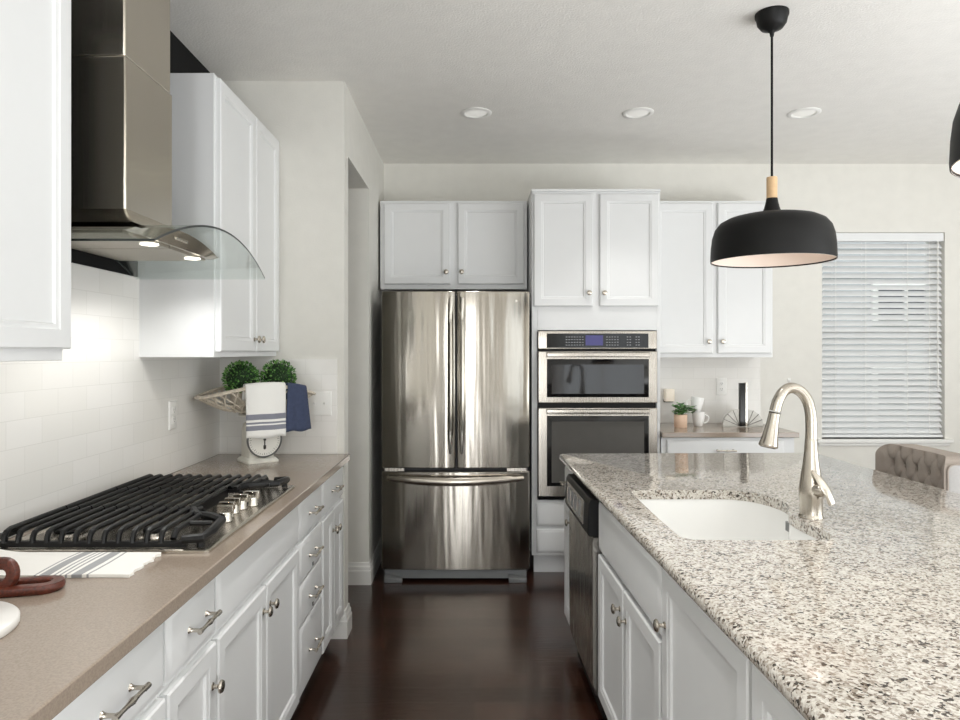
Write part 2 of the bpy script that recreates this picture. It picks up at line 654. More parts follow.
def baseboard(name, path, h=0.135):
    """stepped skirting along a list of floor points; the room lies to the left of the path"""
    m = MB()
    prof = [(0, 0), (.017, 0), (.017, h * .62), (.013, h * .66), (.013, h * .80), (.008, h * .86), (.006, h), (0, h)]
    n = len(path)
    ls = []
    for i, p in enumerate(path):
        p = Vector(p)
        d0 = (p - Vector(path[i - 1])).normalized() if i else (Vector(path[1]) - p).normalized()
        d1 = (Vector(path[i + 1]) - p).normalized() if i < n - 1 else d0
        n0, n1 = Vector((-d0.y, d0.x)), Vector((-d1.y, d1.x))
        nn = (n0 + n1)
        nn = nn / max(0.3, nn.length_squared / 2)
        ls.append([(p.x + nn.x * a, p.y + nn.y * a, z) for a, z in prof])
    m.loops(ls)
    return struct(m.build(name, M['trimw'], smooth=20))


baseboard('baseboard_end', [(XP, YE + .10), (XP, YE), (-0.735, YE)][::-1][::-1] if False else [(-0.735, YE), (XP, YE), (XP, YE + .10), (-2.4, YE + .10)][::-1])
baseboard('baseboard_hall', [(XP, YB - .02), (XP, 4.22), (-2.4, 4.22)])
baseboard('baseboard_back', [(XR, YB), (2.06, YB)])
baseboard('baseboard_right', [(XR, YR), (XR, YB)])


# tile
tag(MB().box(XW + .001, XW + .0085, 0.5, YE - .001, CT + .001, 1.70).build('backsplash', M['tile_y']),
    'white subway tile backsplash on the long left wall behind the cooktop', 'backsplash')
tag(MB().box(XW + .009, XP - .035, YE - .008, YE - .0005, CT + .001, 1.385).build('backsplash', M['tile_x']),
    'white subway tile backsplash on the short end wall behind the kitchen scale', 'backsplash')
tag(MB().box(1.184, 2.042, YB - .008, YB - .0005, CT + .001, 1.384).build('backsplash', M['tile_x']),
    'white subway tile backsplash on the back wall behind the mugs', 'backsplash')


# ------------------------------------------------------------------ cabinets
DT = 0.02


def door_mesh(x0, x1, z0, z1, st=.057):
    return MB().panel(x0, x1, z0, z1, [(0, 0), (0, DT - .004), (.004, DT), (st - .012, DT), (st - .008, DT - .003), (st, DT - .004),
                                       (st + .004, DT - .010), (st + .010, DT - .0105)])


def drawer_mesh(x0, x1, z0, z1):
    return MB().panel(x0, x1, z0, z1, [(0, 0), (0, DT - .008), (.004, DT - .005), (.016, DT - .0005), (.02, DT)])


def knob(parent, x, z, y=-DT):
    m = MB().lathe([(.0095, 0), (.0095, .002), (.0055, .004), (.005, .013), (.008, .017), (.0155, .019), (.0165, .022), (.014, .026), (.007, .0285), (0, .029)],
                   (x, y, z), (0, -1, 0), 16)
    return m.build('knob', M['nickel'], parent)


def pull(parent, x, z, wid=.1, y=-DT):
    m = MB()
    hw = wid / 2
    for sx in (-1, 1):
        m.lathe([(.008, 0), (.006, .003), (.0045, .010), (.0045, .024), (.0065, .028), (.0065, .031), (0, .034)], (x + sx * hw, y, z), (0, -1, 0), 10)
    n = 12
    pts, rad = [], []
    for i in range(n + 1):
        t = -1 + 2 * i / n
        pts.append((x + t * (hw + .012), y - .029, z))
        rad.append(.0045 + .0028 * math.exp(-(t / .16) ** 2) + .002 * math.exp(-((abs(t) - .92) / .12) ** 2))
    m.tube(pts, rad, 10)
    return m.build('handle', M['nickel'], parent)


def cabinet(name, label, cat, loc, rotz, w, d, z0, z1, fronts, toe=0.0, hollow=False, group=None, frame_only=False):
    """loc = lower left corner of the face frame, front looks along local -y"""
    c = thing(name, label, cat, loc, rotz, group)
    m = MB()
    g = .0006
    if hollow:
        m.box(g, .018, 0, d, z0, z1).box(w - .018, w - g, 0, d, z0, z1).box(.018, w - .018, 0, d, z0, z0 + .018)
        m.box(.018, w - .018, d - .012, d, z0 + .018, z1).box(.018, w - .018, 0, .018, z0 + .018, z0 + .05)
        m.box(.018, w - .018, 0, .018, z1 - .05, z1)
    else:
        m.box(g, w - g, 0, d, z0, z1)
    m.build('body', M['white'], c, bevel=.0015)
    if toe:
        MB().box(.002, w - .002, .075, .09, 0, toe - .0005).build('toe_kick', M['white'], c)
    for fr in fronts:
        kind, x0, x1, a, b_ = fr[:5]
        hw = fr[5] if len(fr) > 5 else None
        if kind == 'door':
            dd = door_mesh(x0, x1, a, b_).build('door', M['white'], c)
            if hw:
                knob(dd, *hw)
        elif kind == 'slab':
            drawer_mesh(x0, x1, a, b_).build('false_drawer', M['white'], c)
        else:
            dd = drawer_mesh(x0, x1, a, b_).build('drawer', M['white'], c)
            if hw:
                pull(dd, *hw)
            if len(fr) > 6:
                MB().box(fr[6][0] - .004, fr[6][0] + .004, -DT - .003, -DT + .002, fr[6][1] - .007, fr[6][1] + .007).build('lock', M['black'], dd)
    return c


R90 = pi / 2
FL = -0.665       # face frame plane of the left run
ZB = 0.878        # top of the base cabinet boxes
DB = FL - XW - .004


def left_base(y0, y1, label, fronts, group='base cabinets below the taupe worktop'):
    return cabinet('base_cabinet', label, 'cabinet', (FL, y0, 0), R90, y1 - y0, DB, .10, ZB, fronts, toe=.10, group=None)


zd0, zd1, zt0, zt1 = .125, .695, .715, .865
left_base(.54, 1.452, 'white base cabinet nearest the camera below the taupe worktop, beside the striped towel', [
    ('drawer', .008, .45, zt0, zt1, (.23, .79)), ('drawer', .464, .906, zt0, zt1, (.705, .79)),
    ('door', .008, .45, zd0, zd1, (.42, .6)), ('door', .464, .906, zd0, zd1, (.50, .60))])
left_base(1.452, 1.738, 'narrow white base cabinet with one drawer over one door, left of the cooktop cabinet', [
    ('drawer', .006, .278, zt0, zt1, (.16, .79)), ('door', .006, .278, zd0, zd1, (.25, .595))])
left_base(1.738, 2.557, 'white base cabinet directly under the cooktop with blank panel over two doors', [
    ('slab', .006, .813, zt0, zt1), ('door', .006, .405, zd0, zd1, (.375, .625)), ('door', .413, .813, zd0, zd1, (.443, .625))])
left_base(2.557, 2.947, 'white base cabinet with a stack of four drawers', [
    ('drawer', .01, .38, zt0, zt1, (.195, .79)),
    ('drawer', .01, .38, .55, .70, (.195, .625), (.20, .575)), ('drawer', .01, .38, .39, .542, (.195, .465), (.20, .415)),
    ('drawer', .01, .38, .125, .382, (.195, .255))])
left_base(2.947, 3.42, 'white base cabinet at the far end of the left run, two doors below one drawer', [
    ('drawer', .008, .465, zt0, zt1, (.236, .79)), ('door', .008, .233, zd0, zd1, (.205, .605)), ('door', .24, .465, zd0, zd1, (.268, .605))])

# taupe worktop of the left run
XE = -0.617
c = MB().prism([(XW + .0005, .5), (XE, .5), (XE, YE - .0005), (XW + .0005, YE - .0005)], CT - .033, CT)
tag(c.build('countertop', M['quartz'], bevel=.003), 'taupe quartz countertop along the left wall, carrying the cooktop', 'countertop')

# upper cabinets of the left run
FU = -0.98
UZ0, UZ1 = 1.40, 2.472
DU = FU - XW - .002


def left_upper(y0, y1, label, fronts):
    return cabinet('wall_cabinet', label, 'cabinet', (FU, y0, 0), R90, y1 - y0, DU, UZ0, UZ1, fronts)


left_upper(.87, 1.645, 'white wall cabinet at the left edge, hung in front of the range hood', [
    ('door', .008, .383, UZ0 + .012, UZ1 - .012, (.355, 1.47)), ('door', .392, .778, UZ0 + .027, UZ1 - .012, (.42, 1.47))])
left_upper(2.60, 3.422, 'white two-door wall cabinet between the range hood and the short end wall', [
    ('door', .018, .443, UZ0 + .022, UZ1 - .012, (.415, 1.475)), ('door', .451, .806, UZ0 + .022, UZ1 - .012, (.479, 1.475))])

# refrigerator bay and oven tower
FB = 4.38
cabinet('wall_cabinet', 'low white wall cabinet with two doors over the refrigerator', 'cabinet', (-.628, 4.62, 0), 0, .984, YB - 4.622, 1.84, 2.432, [
    ('door', .028, .468, 1.873, 2.413, (.443, 1.953)), ('door', .521, .961, 1.873, 2.413, (.546, 1.953))])
cabinet('wall_cabinet', 'tall white wall cabinet on the back wall behind the black pendant lamp', 'cabinet', (1.184, 4.62, 0), 0, .816, YB - 4.622, 1.384, 2.432, [
    ('door', .010, .409, 1.412, 2.413, (.38, 1.49)), ('door', .443, .803, 1.412, 2.413, (.472, 1.49))])

OX0, OX1 = .366, 1.181
oc = thing('oven_cabinet', 'tall white oven cabinet with two upper doors and two bottom drawers', 'cabinet', (OX0, FB, 0))
ow = OX1 - OX0
m = MB().box(0, .036, 0, .548, .13, 2.437).box(ow - .022, ow, 0, .548, .13, 2.437)
m.box(.036, ow - .022, 0, .548, .13, .482).box(.036, ow - .022, 0, .548, 1.558, 2.437).box(.036, ow - .022, .53, .548, .482, 1.558)
m.build('body', M['white'], oc, bevel=.0015)
MB().box(-.001, ow + .001, -.012, .548, 2.437, 2.452).build('top_moulding', M['white'], oc)
MB().box(.02, ow - .01, .075, .09, 0, .13).build('toe_kick', M['white'], oc)
for x0, x1, kx in ((.013, .386, .36), (.430, .803, .456)):
    dd = door_mesh(x0, x1, 1.71, 2.42).build('door', M['white'], oc)
    knob(dd, kx, 1.793)
for z0, z1 in ((.318, .46), (.15, .297)):
    dd = drawer_mesh(.03, ow - .03, z0, z1).build('drawer', M['white'], oc)

# combination wall oven
ov = thing('wall_oven', 'stainless steel wall oven with a microwave above, set into the white cabinet', 'oven', (.404, 4.36, 0))
OW = .752
m = MB().box(.003, OW - .003, .022, .53, .486, 1.555)
m.build('casing', M['black'], ov)
m = MB().panel(0, OW, 1.44, 1.553, [(0, -.0195), (0, 0), (.003, .003), (.01, .004)])
fr = m.build('control_panel', M['steel'], ov)
MB().box(.055, OW - .055, -.006, .004, 1.446, 1.537).build('display_glass', M['gloss_black'], fr)
MB().box(.30, .41, -.0072, -.004, 1.462, 1.525).build('screen', M['display'], fr)
for kx0, nx in ((.175, 7), (.43, 5), (.56, 2), (.615, 2)):
    m = MB()
    for i in range(nx):
        for j in range(4):
            x, z = kx0 + i * .017, 1.462 + j * .017
            m.box(x, x + .010, -.0068, -.005, z, z + .004)
    m.build('keypad', M['screen_mark'], fr)


def oven_door(z0, z1, wz0, wz1, name, pane):
    m = MB().panel(0, OW, z0, z1, [(0, -.0195), (0, .010), (.004, .014), (.01, .0145)])
    fr = m.build(name, M['steel'], ov)
    g = MB().panel(.055, OW - .055, wz0, wz1, [(0, 0), (0, .0155), (.002, .0165)])
    gl = g.build('glass_border', M['gloss_black'], fr)
    MB().panel(.085, OW - .085, wz0 + .022, wz1 - .035, [(0, 0.004), (0, .0172)]).build('window', pane, gl)
    # wide grip strip across the top of the door
    hb = MB().panel(.052, OW - .052, z1 - .036, z1 - .006, [(0, 0), (0, .034), (.004, .04), (.010, .041)])
    hb.build('handle', M['steel'], fr)
    return fr


oven_door(1.10, 1.424, 1.135, 1.376, 'microwave_door', M['oven_glass'])
oven_door(.51, 1.066, .575, 1.018, 'oven_door', plain('smoked_oven_glass', rgb(92, 90, 87), 0.06, var=.03))
MB().box(.004, OW - .004, -.004, .02, .487, .503).build('vent_strip', M['gloss_black'], ov)

# right hand side base cabinet and its worktop
cabinet('base_cabinet', 'white base cabinet under the dark back worktop holding the mugs', 'cabinet', (1.184, FB - .01, 0), 0, .845, YB - FB + .008, .10, ZB, [
    ('drawer', .035, .775, .715, .862, (.40, .80)), ('door', .035, .40, .125, .695), ('door', .41, .775, .125, .695)], toe=.1)
c = MB().prism([(1.1825, FB - .045), (2.045, FB - .045), (2.045, YB - .0005), (1.1825, YB - .0005)], CT - .032, CT)
tag(c.build('countertop', M['quartz'], bevel=.003), 'short dark taupe countertop on the back wall under the mugs and plant', 'countertop')

# ------------------------------------------------------------------ refrigerator
FX0, FX1, FY = -.572, .344, 4.24
rf = thing('refrigerator', 'stainless steel french door refrigerator with a bottom freezer drawer', 'refrigerator', (FX0, FY, 0))
fw = FX1 - FX0
MB().box(.006, fw - .006, .075, .66, .05, 1.775).build('casing', plain('fridge_grey', rgb(70, 70, 72), 0.5), rf, bevel=.004)


def bowed(x0, x1, z0, z1, bow=.022, n=14, edge=.012):
    """door skin that bows forward like a barrel; depth runs to .07"""
    m = MB()
    prof = []
    for i in range(n + 1):
        x = x0 + (x1 - x0) * i / n
        t = 2 * x / fw - 1
        y = bow * (t * t)
        if i == 0 or i == n:
            y += edge * .6
        prof.append((x, y))
    poly = prof + [(x1, .068), (x0, .068)]
    m.loops([[(x, y, z) for x, y in poly] for z in (z0, z1)])
    return m


mid = fw * .505
for k, (x0, x1) in enumerate(((0, mid - .005), (mid + .005, fw))):
    dd = bowed(x0, x1, .705, 1.795).build('refrigerator_door', M['fridge_steel'], rf, bevel=.005, smooth=50)
    hx = mid - .036 if k == 0 else mid + .036
    # slim upright grip along the inner edge, tapering at both ends
    n = 24
    ls = []
    for i in range(n + 1):
        z = .79 + (1.76 - .79) * i / n
        t = 2 * i / n - 1
        q = max(0.02, 1 - abs(t) ** 6)
        hwid, dep = .020 * (0.55 + .45 * q), .018 * q
        sgn = 1 if k else -1
        ls.append([(hx - hwid, .002, z), (hx - hwid * .5, .001 - dep * .8, z), (hx, .001 - dep, z), (hx + hwid * .5, .001 - dep * .8, z), (hx + hwid, .002, z), (hx, .006, z)])
    MB().loops(ls).build('handle', M['chrome'], dd)
    # hinge cover under the door
    hxx = .02 if k == 0 else fw - .14
    MB().box(hxx, hxx + .12, .02, .06, .684, .703).build('hinge', M['steel'], dd)
dz = bowed(0, fw, .078, .682, n=20).build('freezer_drawer', M['fridge_steel'], rf, bevel=.005, smooth=50)
n = 20
ls = []
for i in range(n + 1):
    t = 2 * i / n - 1
    x = fw / 2 + t * .42
    y = -.052 + .045 * t * t
    z = .640 - .016 * (1 - t * t) + .006
    hh = .025 * (1 - .45 * abs(t) ** 4)
    ls.append([(x, y, z - hh), (x, y - .011, z - hh * .5), (x, y - .013, z), (x, y - .010, z + hh * .6), (x, y, z + hh), (x, y + .012, z + hh * .7), (x, y + .012, z - hh * .7)])
MB().loops(ls).build('handle', M['nickel'], dz, smooth=60)
m = MB().box(.02, fw - .02, .03, .07, .02, .072)
m.build('base_grille', M['grille'], rf)
for x in (.02, fw - .13):
    MB().loops([[(x, .0, .0), (x + .11, .0, .0), (x + .11, .028, 0), (x, .028, 0)], [(x, .0, .03), (x + .11, .0, .022), (x + .11, .028, .03), (x, .028, .05)]]).build('foot', M['grille'], rf, bevel=.003)
MB().lathe([(.007, 0), (.007, .0012), (0, .0013)], (fw - .082, .013, 1.735), (0, -1, 0), 16).build('emblem', M['chrome'], rf)

# ------------------------------------------------------------------ island (turned a little against the room)
IR = .023
IP = Vector((.4844, 1.80, 0))          # origin: door faces, local +x into the island, local +y away from the camera
IM = Matrix.Translation(IP) @ Matrix.Rotation(IR, 4, 'Z')
II = IM.inverted()


def isl(X, Y, Z=0.0):
    return II @ Vector((X, Y, Z))


IFY = 1.652     # far end of the top, local
FI = DT         # face frames lie one door thickness behind the fronts


def island_cab(y0, y1, label, fronts, hollow=False):
    """fronts are given along local y from the camera (x = y1 - y)"""
    p = IM @ Vector((FI, y1, 0))
    return cabinet('island_cabinet', label, 'cabinet', p, IR - R90, y1 - y0, .58, .10, ZB, fronts, toe=.10, hollow=hollow)


island_cab(1.372, 1.628, 'narrow white island cabinet at the far end, beyond the dishwasher', [
    ('drawer', .006, .25, .715, .862, (.128, .79, .07)), ('door', .006, .25, .125, .695, (.215, .625))])
island_cab(-.005, .808, 'white island cabinet below the sink with two doors', [
    ('slab', .010, .803, .675, .862), ('door', .010, .400, .125, .660, (.365, .585)), ('door', .408, .803, .125, .660, (.444, .575))], hollow=True)
island_cab(-.55, -.006, 'white island cabinet with one full height door, nearest the sink cabinet', [
    ('door', .010, .538, .125, .862, (.040, .725))])
island_cab(-1.2, -.551, 'white island cabinet nearest the camera at the bottom edge', [
    ('door', .010, .32, .125, .862, (.29, .725)), ('door', .33, .640, .125, .862, (.36, .725))])
m = MB().box(.62, .98, -1.2, 1.628, 0, ZB)
o = struct(m.build('wall_island', M['white'], None, IP, IR))

# dishwasher
dw = thing('dishwasher', 'stainless steel dishwasher with black control strip, built into the island', 'dishwasher', IM @ Vector((0, 1.367, 0)), IR - R90)
DWW = .556
MB().box(.004, DWW - .004, .022, .57, .03, .862).build('tub', M['black'], dw)
# local: x runs to the camera, front looks along -y
dp = [(.02, .12), (-.004, .12), (-.014, .16), (-.016, .40), (-.016, .70), (-.012, .716), (.02, .716)]
MB().loops([[(x, y, z) for y, z in dp] for x in (0.002, DWW - .002)]).build('door', M['dw_steel'], dw, smooth=50)
cp = [(.02, .720), (-.030, .720), (-.036, .735), (-.030, .845), (-.022, .862), (.02, .862)]
cpo = MB().loops([[(x, y, z) for y, z in cp] for x in (0.002, DWW - .002)]).build('control_panel', M['black'], dw, bevel=.003)
m = MB()
tl = [(-.0358, .745), (-.0312, .838)]
m.loops([[(x, y - .0012, z) for y, z in tl] + [(x, y + .002, z) for y, z in tl[::-1]] for x in (.05, DWW - .09)])
ip = m.build('inset_panel', mk_steel('dishwasher_inset', rgb(150, 148, 144), .2), cpo)
m = MB()
for x in (.09, .17, .25, .35):
    m.loops([[(x + a, y - .002, z) for y, z in ((-.0352, .757), (-.0322, .82))] + [(x + a, y + .002, z) for y, z in ((-.0322, .82), (-.0352, .757))] for a in (0, .045)])
m.build('button_strip', M['screen_mark'], ip)
MB().box(.004, DWW - .004, .05, .06, 0, .115).build('toe_plate', M['black'], dw)

# granite top with the sink cut-out
XI1 = 1.275
EDGE = -.022
sink_w = [(.560, 1.900), (.575, 1.872), (.605, 1.857), (.930, 1.857), (.968, 1.866), (.990, 1.900), (.990, 1.985), (.984, 2.06), (.986, 2.15), (1.000, 2.20),
          (1.030, 2.25), (1.046, 2.31), (1.044, 2.37), (1.026, 2.44), (.992, 2.495), (.940, 2.526), (.890, 2.530), (.605, 2.530), (.578, 2.518), (.564, 2.49)]


def smooth_loop(p, k=2):
    for _ in range(k):
        q = []
        for i in range(len(p)):
            a, b_ = Vector(p[i]), Vector(p[(i + 1) % len(p)])
            q += [tuple(a * .75 + b_ * .25), tuple(a * .25 + b_ * .75)]
        p = q
    return p


sink_l = [tuple(isl(X, Y)[:2]) for X, Y in smooth_loop(sink_w, 2)]
TH = .034


def granite_top():
    bm = bmesh.new()
    outer = rrect(EDGE, XI1, -1.22, IFY, .02, 4)
    steps = [(.014, CT), (.005, CT - .003), (.001, CT - .009), (0, CT - .0175), (.001, CT - .026), (.005, CT - .032), (.014, CT - TH)]
    cx, cy = (EDGE + XI1) / 2, (IFY - 1.22) / 2

    def inset(p, d_):
        return (p[0] + (d_ if p[0] < cx else -d_), p[1] + (d_ if p[1] < cy else -d_))
    rings = [[bm.verts.new((*inset(p, d_), z)) for p in outer] for d_, z in steps]
    n = len(outer)
    for a, b_ in zip(rings, rings[1:]):
        for i in range(n):
            bm.faces.new((a[i], a[(i + 1) % n], b_[(i + 1) % n], b_[i]))
    ht = [bm.verts.new((x, y, CT)) for x, y in sink_l]
    hb = [bm.verts.new((x, y, CT - TH)) for x, y in sink_l]
    k = len(ht)
    for i in range(k):
        bm.faces.new((ht[i], ht[(i + 1) % k], hb[(i + 1) % k], hb[i]))
    for ring, hole in ((rings[0], ht), (rings[-1], hb)):
        es = []
        for vs in (ring, hole):
            for i in range(len(vs)):
                es.append(bm.edges.get((vs[i], vs[(i + 1) % len(vs)])))
        bmesh.ops.triangle_fill(bm, use_beauty=True, use_dissolve=False, edges=es)
    bmesh.ops.recalc_face_normals(bm, faces=bm.faces)
    me = bpy.data.meshes.new('granite_countertop')
    bm.to_mesh(me)
    bm.free()
    me.materials.append(M['granite'])
    for p in me.polygons:
        p.use_smooth = True
    me.set_sharp_from_angle(angle=radians(40))
    o = bpy.data.objects.new('granite_countertop', me)
    COL.objects.link(o)
    o.location = IP
    o.rotation_euler = (0, 0, IR)
    return tag(o, 'large speckled granite countertop on the island around the white sink', 'countertop')


granite_top()


def offset_loop(p, d_):
    c_ = [sum(a) / len(p) for a in zip(*p)]
    out = []
    n = len(p)
    for i in range(n):
        a, b_ = Vector(p[i - 1]), Vector(p[(i + 1) % n])
        t = (b_ - a).normalized()
        nn = Vector((t.y, -t.x))
        out.append((p[i][0] + nn.x * d_, p[i][1] + nn.y * d_))
    return out


sk = thing('sink', 'white undermount sink let into the granite island', 'sink', IP, IR)
zr = CT - TH - .0005
inn = [(.000, zr), (-.001, zr - .02), (-.005, zr - .14), (-.012, zr - .165)]
ls = [[(x, y, z) for x, y in offset_loop(sink_l, d_)] for d_, z in [(.018, zr - .2), (.018, zr)] + [(.003 + a, z) for a, z in inn]]
dcl = isl(.775, 2.2)
for k_, z in ((.90, zr - .180), (.75, zr - .188), (.2, zr - .1905)):
    ls.append([(dcl.x + (x - dcl.x) * k_, dcl.y + (y - dcl.y) * k_, z) for x, y in sink_l])
MB().loops(ls).build('basin', M['porcelain'], sk, smooth=60)
dc = isl(.775, 2.2)
MB().lathe([(.045, 0), (.045, .003), (.03, .003), (.028, .001), (0, .001)], (dc.x, dc.y, zr - .1903), (0, 0, 1), 20).build('drain', M['chrome'], sk)
bp = isl(1.036, 2.27)
MB().box(bp.x - .004, bp.x + .004, bp.y - .016, bp.y + .016, zr - .05, zr - .02).build('overflow_plate', M['grille'], sk)

# faucet: a pull-down spout arching over the sink
fy = 2.116
fc = thing('faucet', 'brushed nickel gooseneck faucet with pull-down head, beside the island sink', 'faucet', (px(811, 517, fy).x, fy, CT))
FO = Vector(fc.location)


def fl(x, y):
    return px(x, y, fy) - FO


MB().lathe([(.036, 0), (.036, .004), (.034, .007), (.033, .012), (.033, .055), (.0345, .06), (.034, .09), (.030, .12), (.024, .16), (.0195, .20), (.0175, .235), (.0165, .24)],
           (0, 0, 0), (0, 0, 1), 28).build('body', M['nickel'], fc, smooth=50)
sp_px = [(811, 442), (811.3, 430), (811, 418), (809.5, 407), (806, 398), (800.5, 391.5), (793.5, 388), (787, 389), (781.5, 394), (777.5, 402), (775, 411)]
sp = [fl(*p) for p in sp_px]
cur = []
for i in range(len(sp) - 1):
    for t in (0, .5):
        p0, p1, p2, p3 = sp[max(i - 1, 0)], sp[i], sp[i + 1], sp[min(i + 2, len(sp) - 1)]
        cur.append(0.5 * ((2 * p1) + (p2 - p0) * t + (2 * p0 - 5 * p1 + 4 * p2 - p3) * t * t + (3 * p1 - p0 - 3 * p2 + p3) * t ** 3))
cur.append(sp[-1])
MB().tube(cur, .0165, 16).build('spout', M['nickel'], fc)
h0, h1 = fl(774.7, 413), fl(768, 447)
ax = (h1 - h0)
L = ax.length
hd = MB().lathe([(.0165, 0), (.0168, .004), (.018, L * .3), (.024, L * .75), (.0275, L * .9), (.0285, L * .97), (.026, L)], h0, ax, 24)
ho = hd.build('spray_head', M['nickel'], fc, smooth=50)
MB().lathe([(.0172, -.003), (.0172, .001)], h0, ax, 24).build('joint_ring', M['dark_metal'], ho)
MB().lathe([(.022, L - .001), (.022, L + .002), (0, L + .003)], h0, ax, 20).build('nozzle', M['black'], ho)
# lever on the side of the body
lv = MB().lathe([(.021, 0), (.021, .026), (.017, .034), (.009, .039), (0, .040)], (.004, -.018, .088), (.35, -1, .1), 20)
p0, p1 = Vector((-.014, -.036, .146)), Vector((.034, -.060, .052))
ls = []
nrm = (p1 - p0).normalized()
sd = nrm.cross(Vector((.3, -1, .25))).normalized()
th = sd.cross(nrm).normalized()
for i in range(13):
    t = i / 12
    c_ = p0.lerp(p1, t) + th * (.010 * sin(t * pi))
    wv = .004 + .011 * sin(min(1, t * 1.15 + .12) * pi * .62)
    ls.append([c_ + sd * (wv * cos(a)) + th * (.0045 * sin(a)) for a in [2 * pi * k / 12 for k in range(12)]])
lv.loops(ls)
lv.build('lever', M['nickel'], fc, smooth=60)

def spot(parent, watts, cone, col, rad):
    d_ = bpy.data.lights.new('lamp_beam', 'SPOT')
    d_.energy, d_.color, d_.shadow_soft_size = watts, col, rad
    d_.spot_size, d_.spot_blend = radians(cone), .6
    lo = bpy.data.objects.new('lamp_beam', d_)
    COL.objects.link(lo)
    lo.parent = parent
    return lo


# ------------------------------------------------------------------ range hood
hd = thing('range_hood', 'stainless steel chimney range hood with curved glass canopy over the cooktop', 'range hood', (XW, 2.13, 0), R90)
# local: x = world y - 2.13, y = -(world x + 1.27)  ->  front looks along -y
CHW, CHD = .154, .272


def flue(hw, dep, z0, z1):
    return MB().prism([(-hw, -.002), (-hw, -dep), (hw, -dep), (hw, -.002)], z0, z1)


flue(CHW, CHD, 1.815, 2.27).build('lower_chimney', M['hood_steel'], hd, bevel=.005)
flue(CHW - .004, CHD - .004, 2.27, H - .001).build('upper_chimney', M['hood_steel'], hd, bevel=.005)
HG, ZE, RISE = .445, 1.697, .098


def gz(x):
    t = min(1, abs(x) / HG)
    return ZE + RISE * (1 - t * t)


# steel body: lens shaped front, flat underside
n = 24
HB = .30
ls = []
for i in range(n + 1):
    x = -HB + 2 * HB * i / n
    zt = max(gz(x) - .006, 1.752)
    ls.append([(x, -.003, 1.745), (x, -.35, 1.745), (x, -.375, zt), (x, -.003, zt)])
MB().loops(ls).build('hood_body', M['hood_steel'], hd, smooth=30)
# collar that flares from the chimney to the glass
MB().loops([[(-.25, -.002, 1.775), (-.25, -.34, 1.775), (.25, -.34, 1.775), (.25, -.002, 1.775)],
            [(-CHW - .003, -.002, 1.83), (-CHW - .003, -CHD - .003, 1.83), (CHW + .003, -CHD - .003, 1.83), (CHW + .003, -.002, 1.83)]]).build('collar', M['hood_steel'], hd)
for x0, x1 in ((-.285, -.003), (.003, .285)):
    MB().box(x0, x1, -.33, -.03, 1.739, 1.7449).build('grease_filter', M['mesh_filter'], hd)
for x in (-.10, .21):
    MB().lathe([(.026, 0), (.026, .004), (.021, .005), (.02, .004), (0, .004)], (x, -.315, 1.739), (0, 0, -1), 18).build('hood_light', M['hood_lamp'], hd)
m = MB()
for i in range(5):
    m.lathe([(.005, 0), (.005, .006), (0, .0065)], (-.03 + i * .018, -.362, 1.766), (0, -1, 0), 10)
m.build('buttons', M['chrome'], hd)
for x in (-.10, .21):
    spot(hd, 3.0, 150, (1.0, .985, .96), .02).location = (x, -.315, 1.715)
# glass canopy, its edge dark green
n = 32
GF, GT = .49, .006
m = MB()
top, bot = [], []
for i in range(n + 1):
    x = -HG + 2 * HG * i / n
    z = gz(x)
    front = -GF - .012 * cos(pi * x / (2 * HG))
    top.append(((x, -.004, z), (x, front, z)))
    bot.append(((x, -.004, z - GT), (x, front, z - GT)))
for i in range(n):
    a0, a1 = top[i]
    b0, b1 = top[i + 1]
    c0, c1 = bot[i]
    d0, d1 = bot[i + 1]
    m.add([a0, a1, b1, b0], [(0, 1, 2, 3)], 0)
    m.add([c0, c1, d1, d0], [(0, 1, 2, 3)], 0)
    m.add([a1, b1, d1, c1], [(0, 1, 2, 3)], 1)
    m.add([a0, b0, d0, c0], [(0, 1, 2, 3)], 1)
for k in (0, n):
    a0, a1 = top[k]
    c0, c1 = bot[k]
    m.add([a0, a1, c1, c0], [(0, 1, 2, 3)], 1 if k == 0 else 0)
m.build('glass_canopy', [M['hood_glass'], M['glass_edge']], hd, smooth=40)

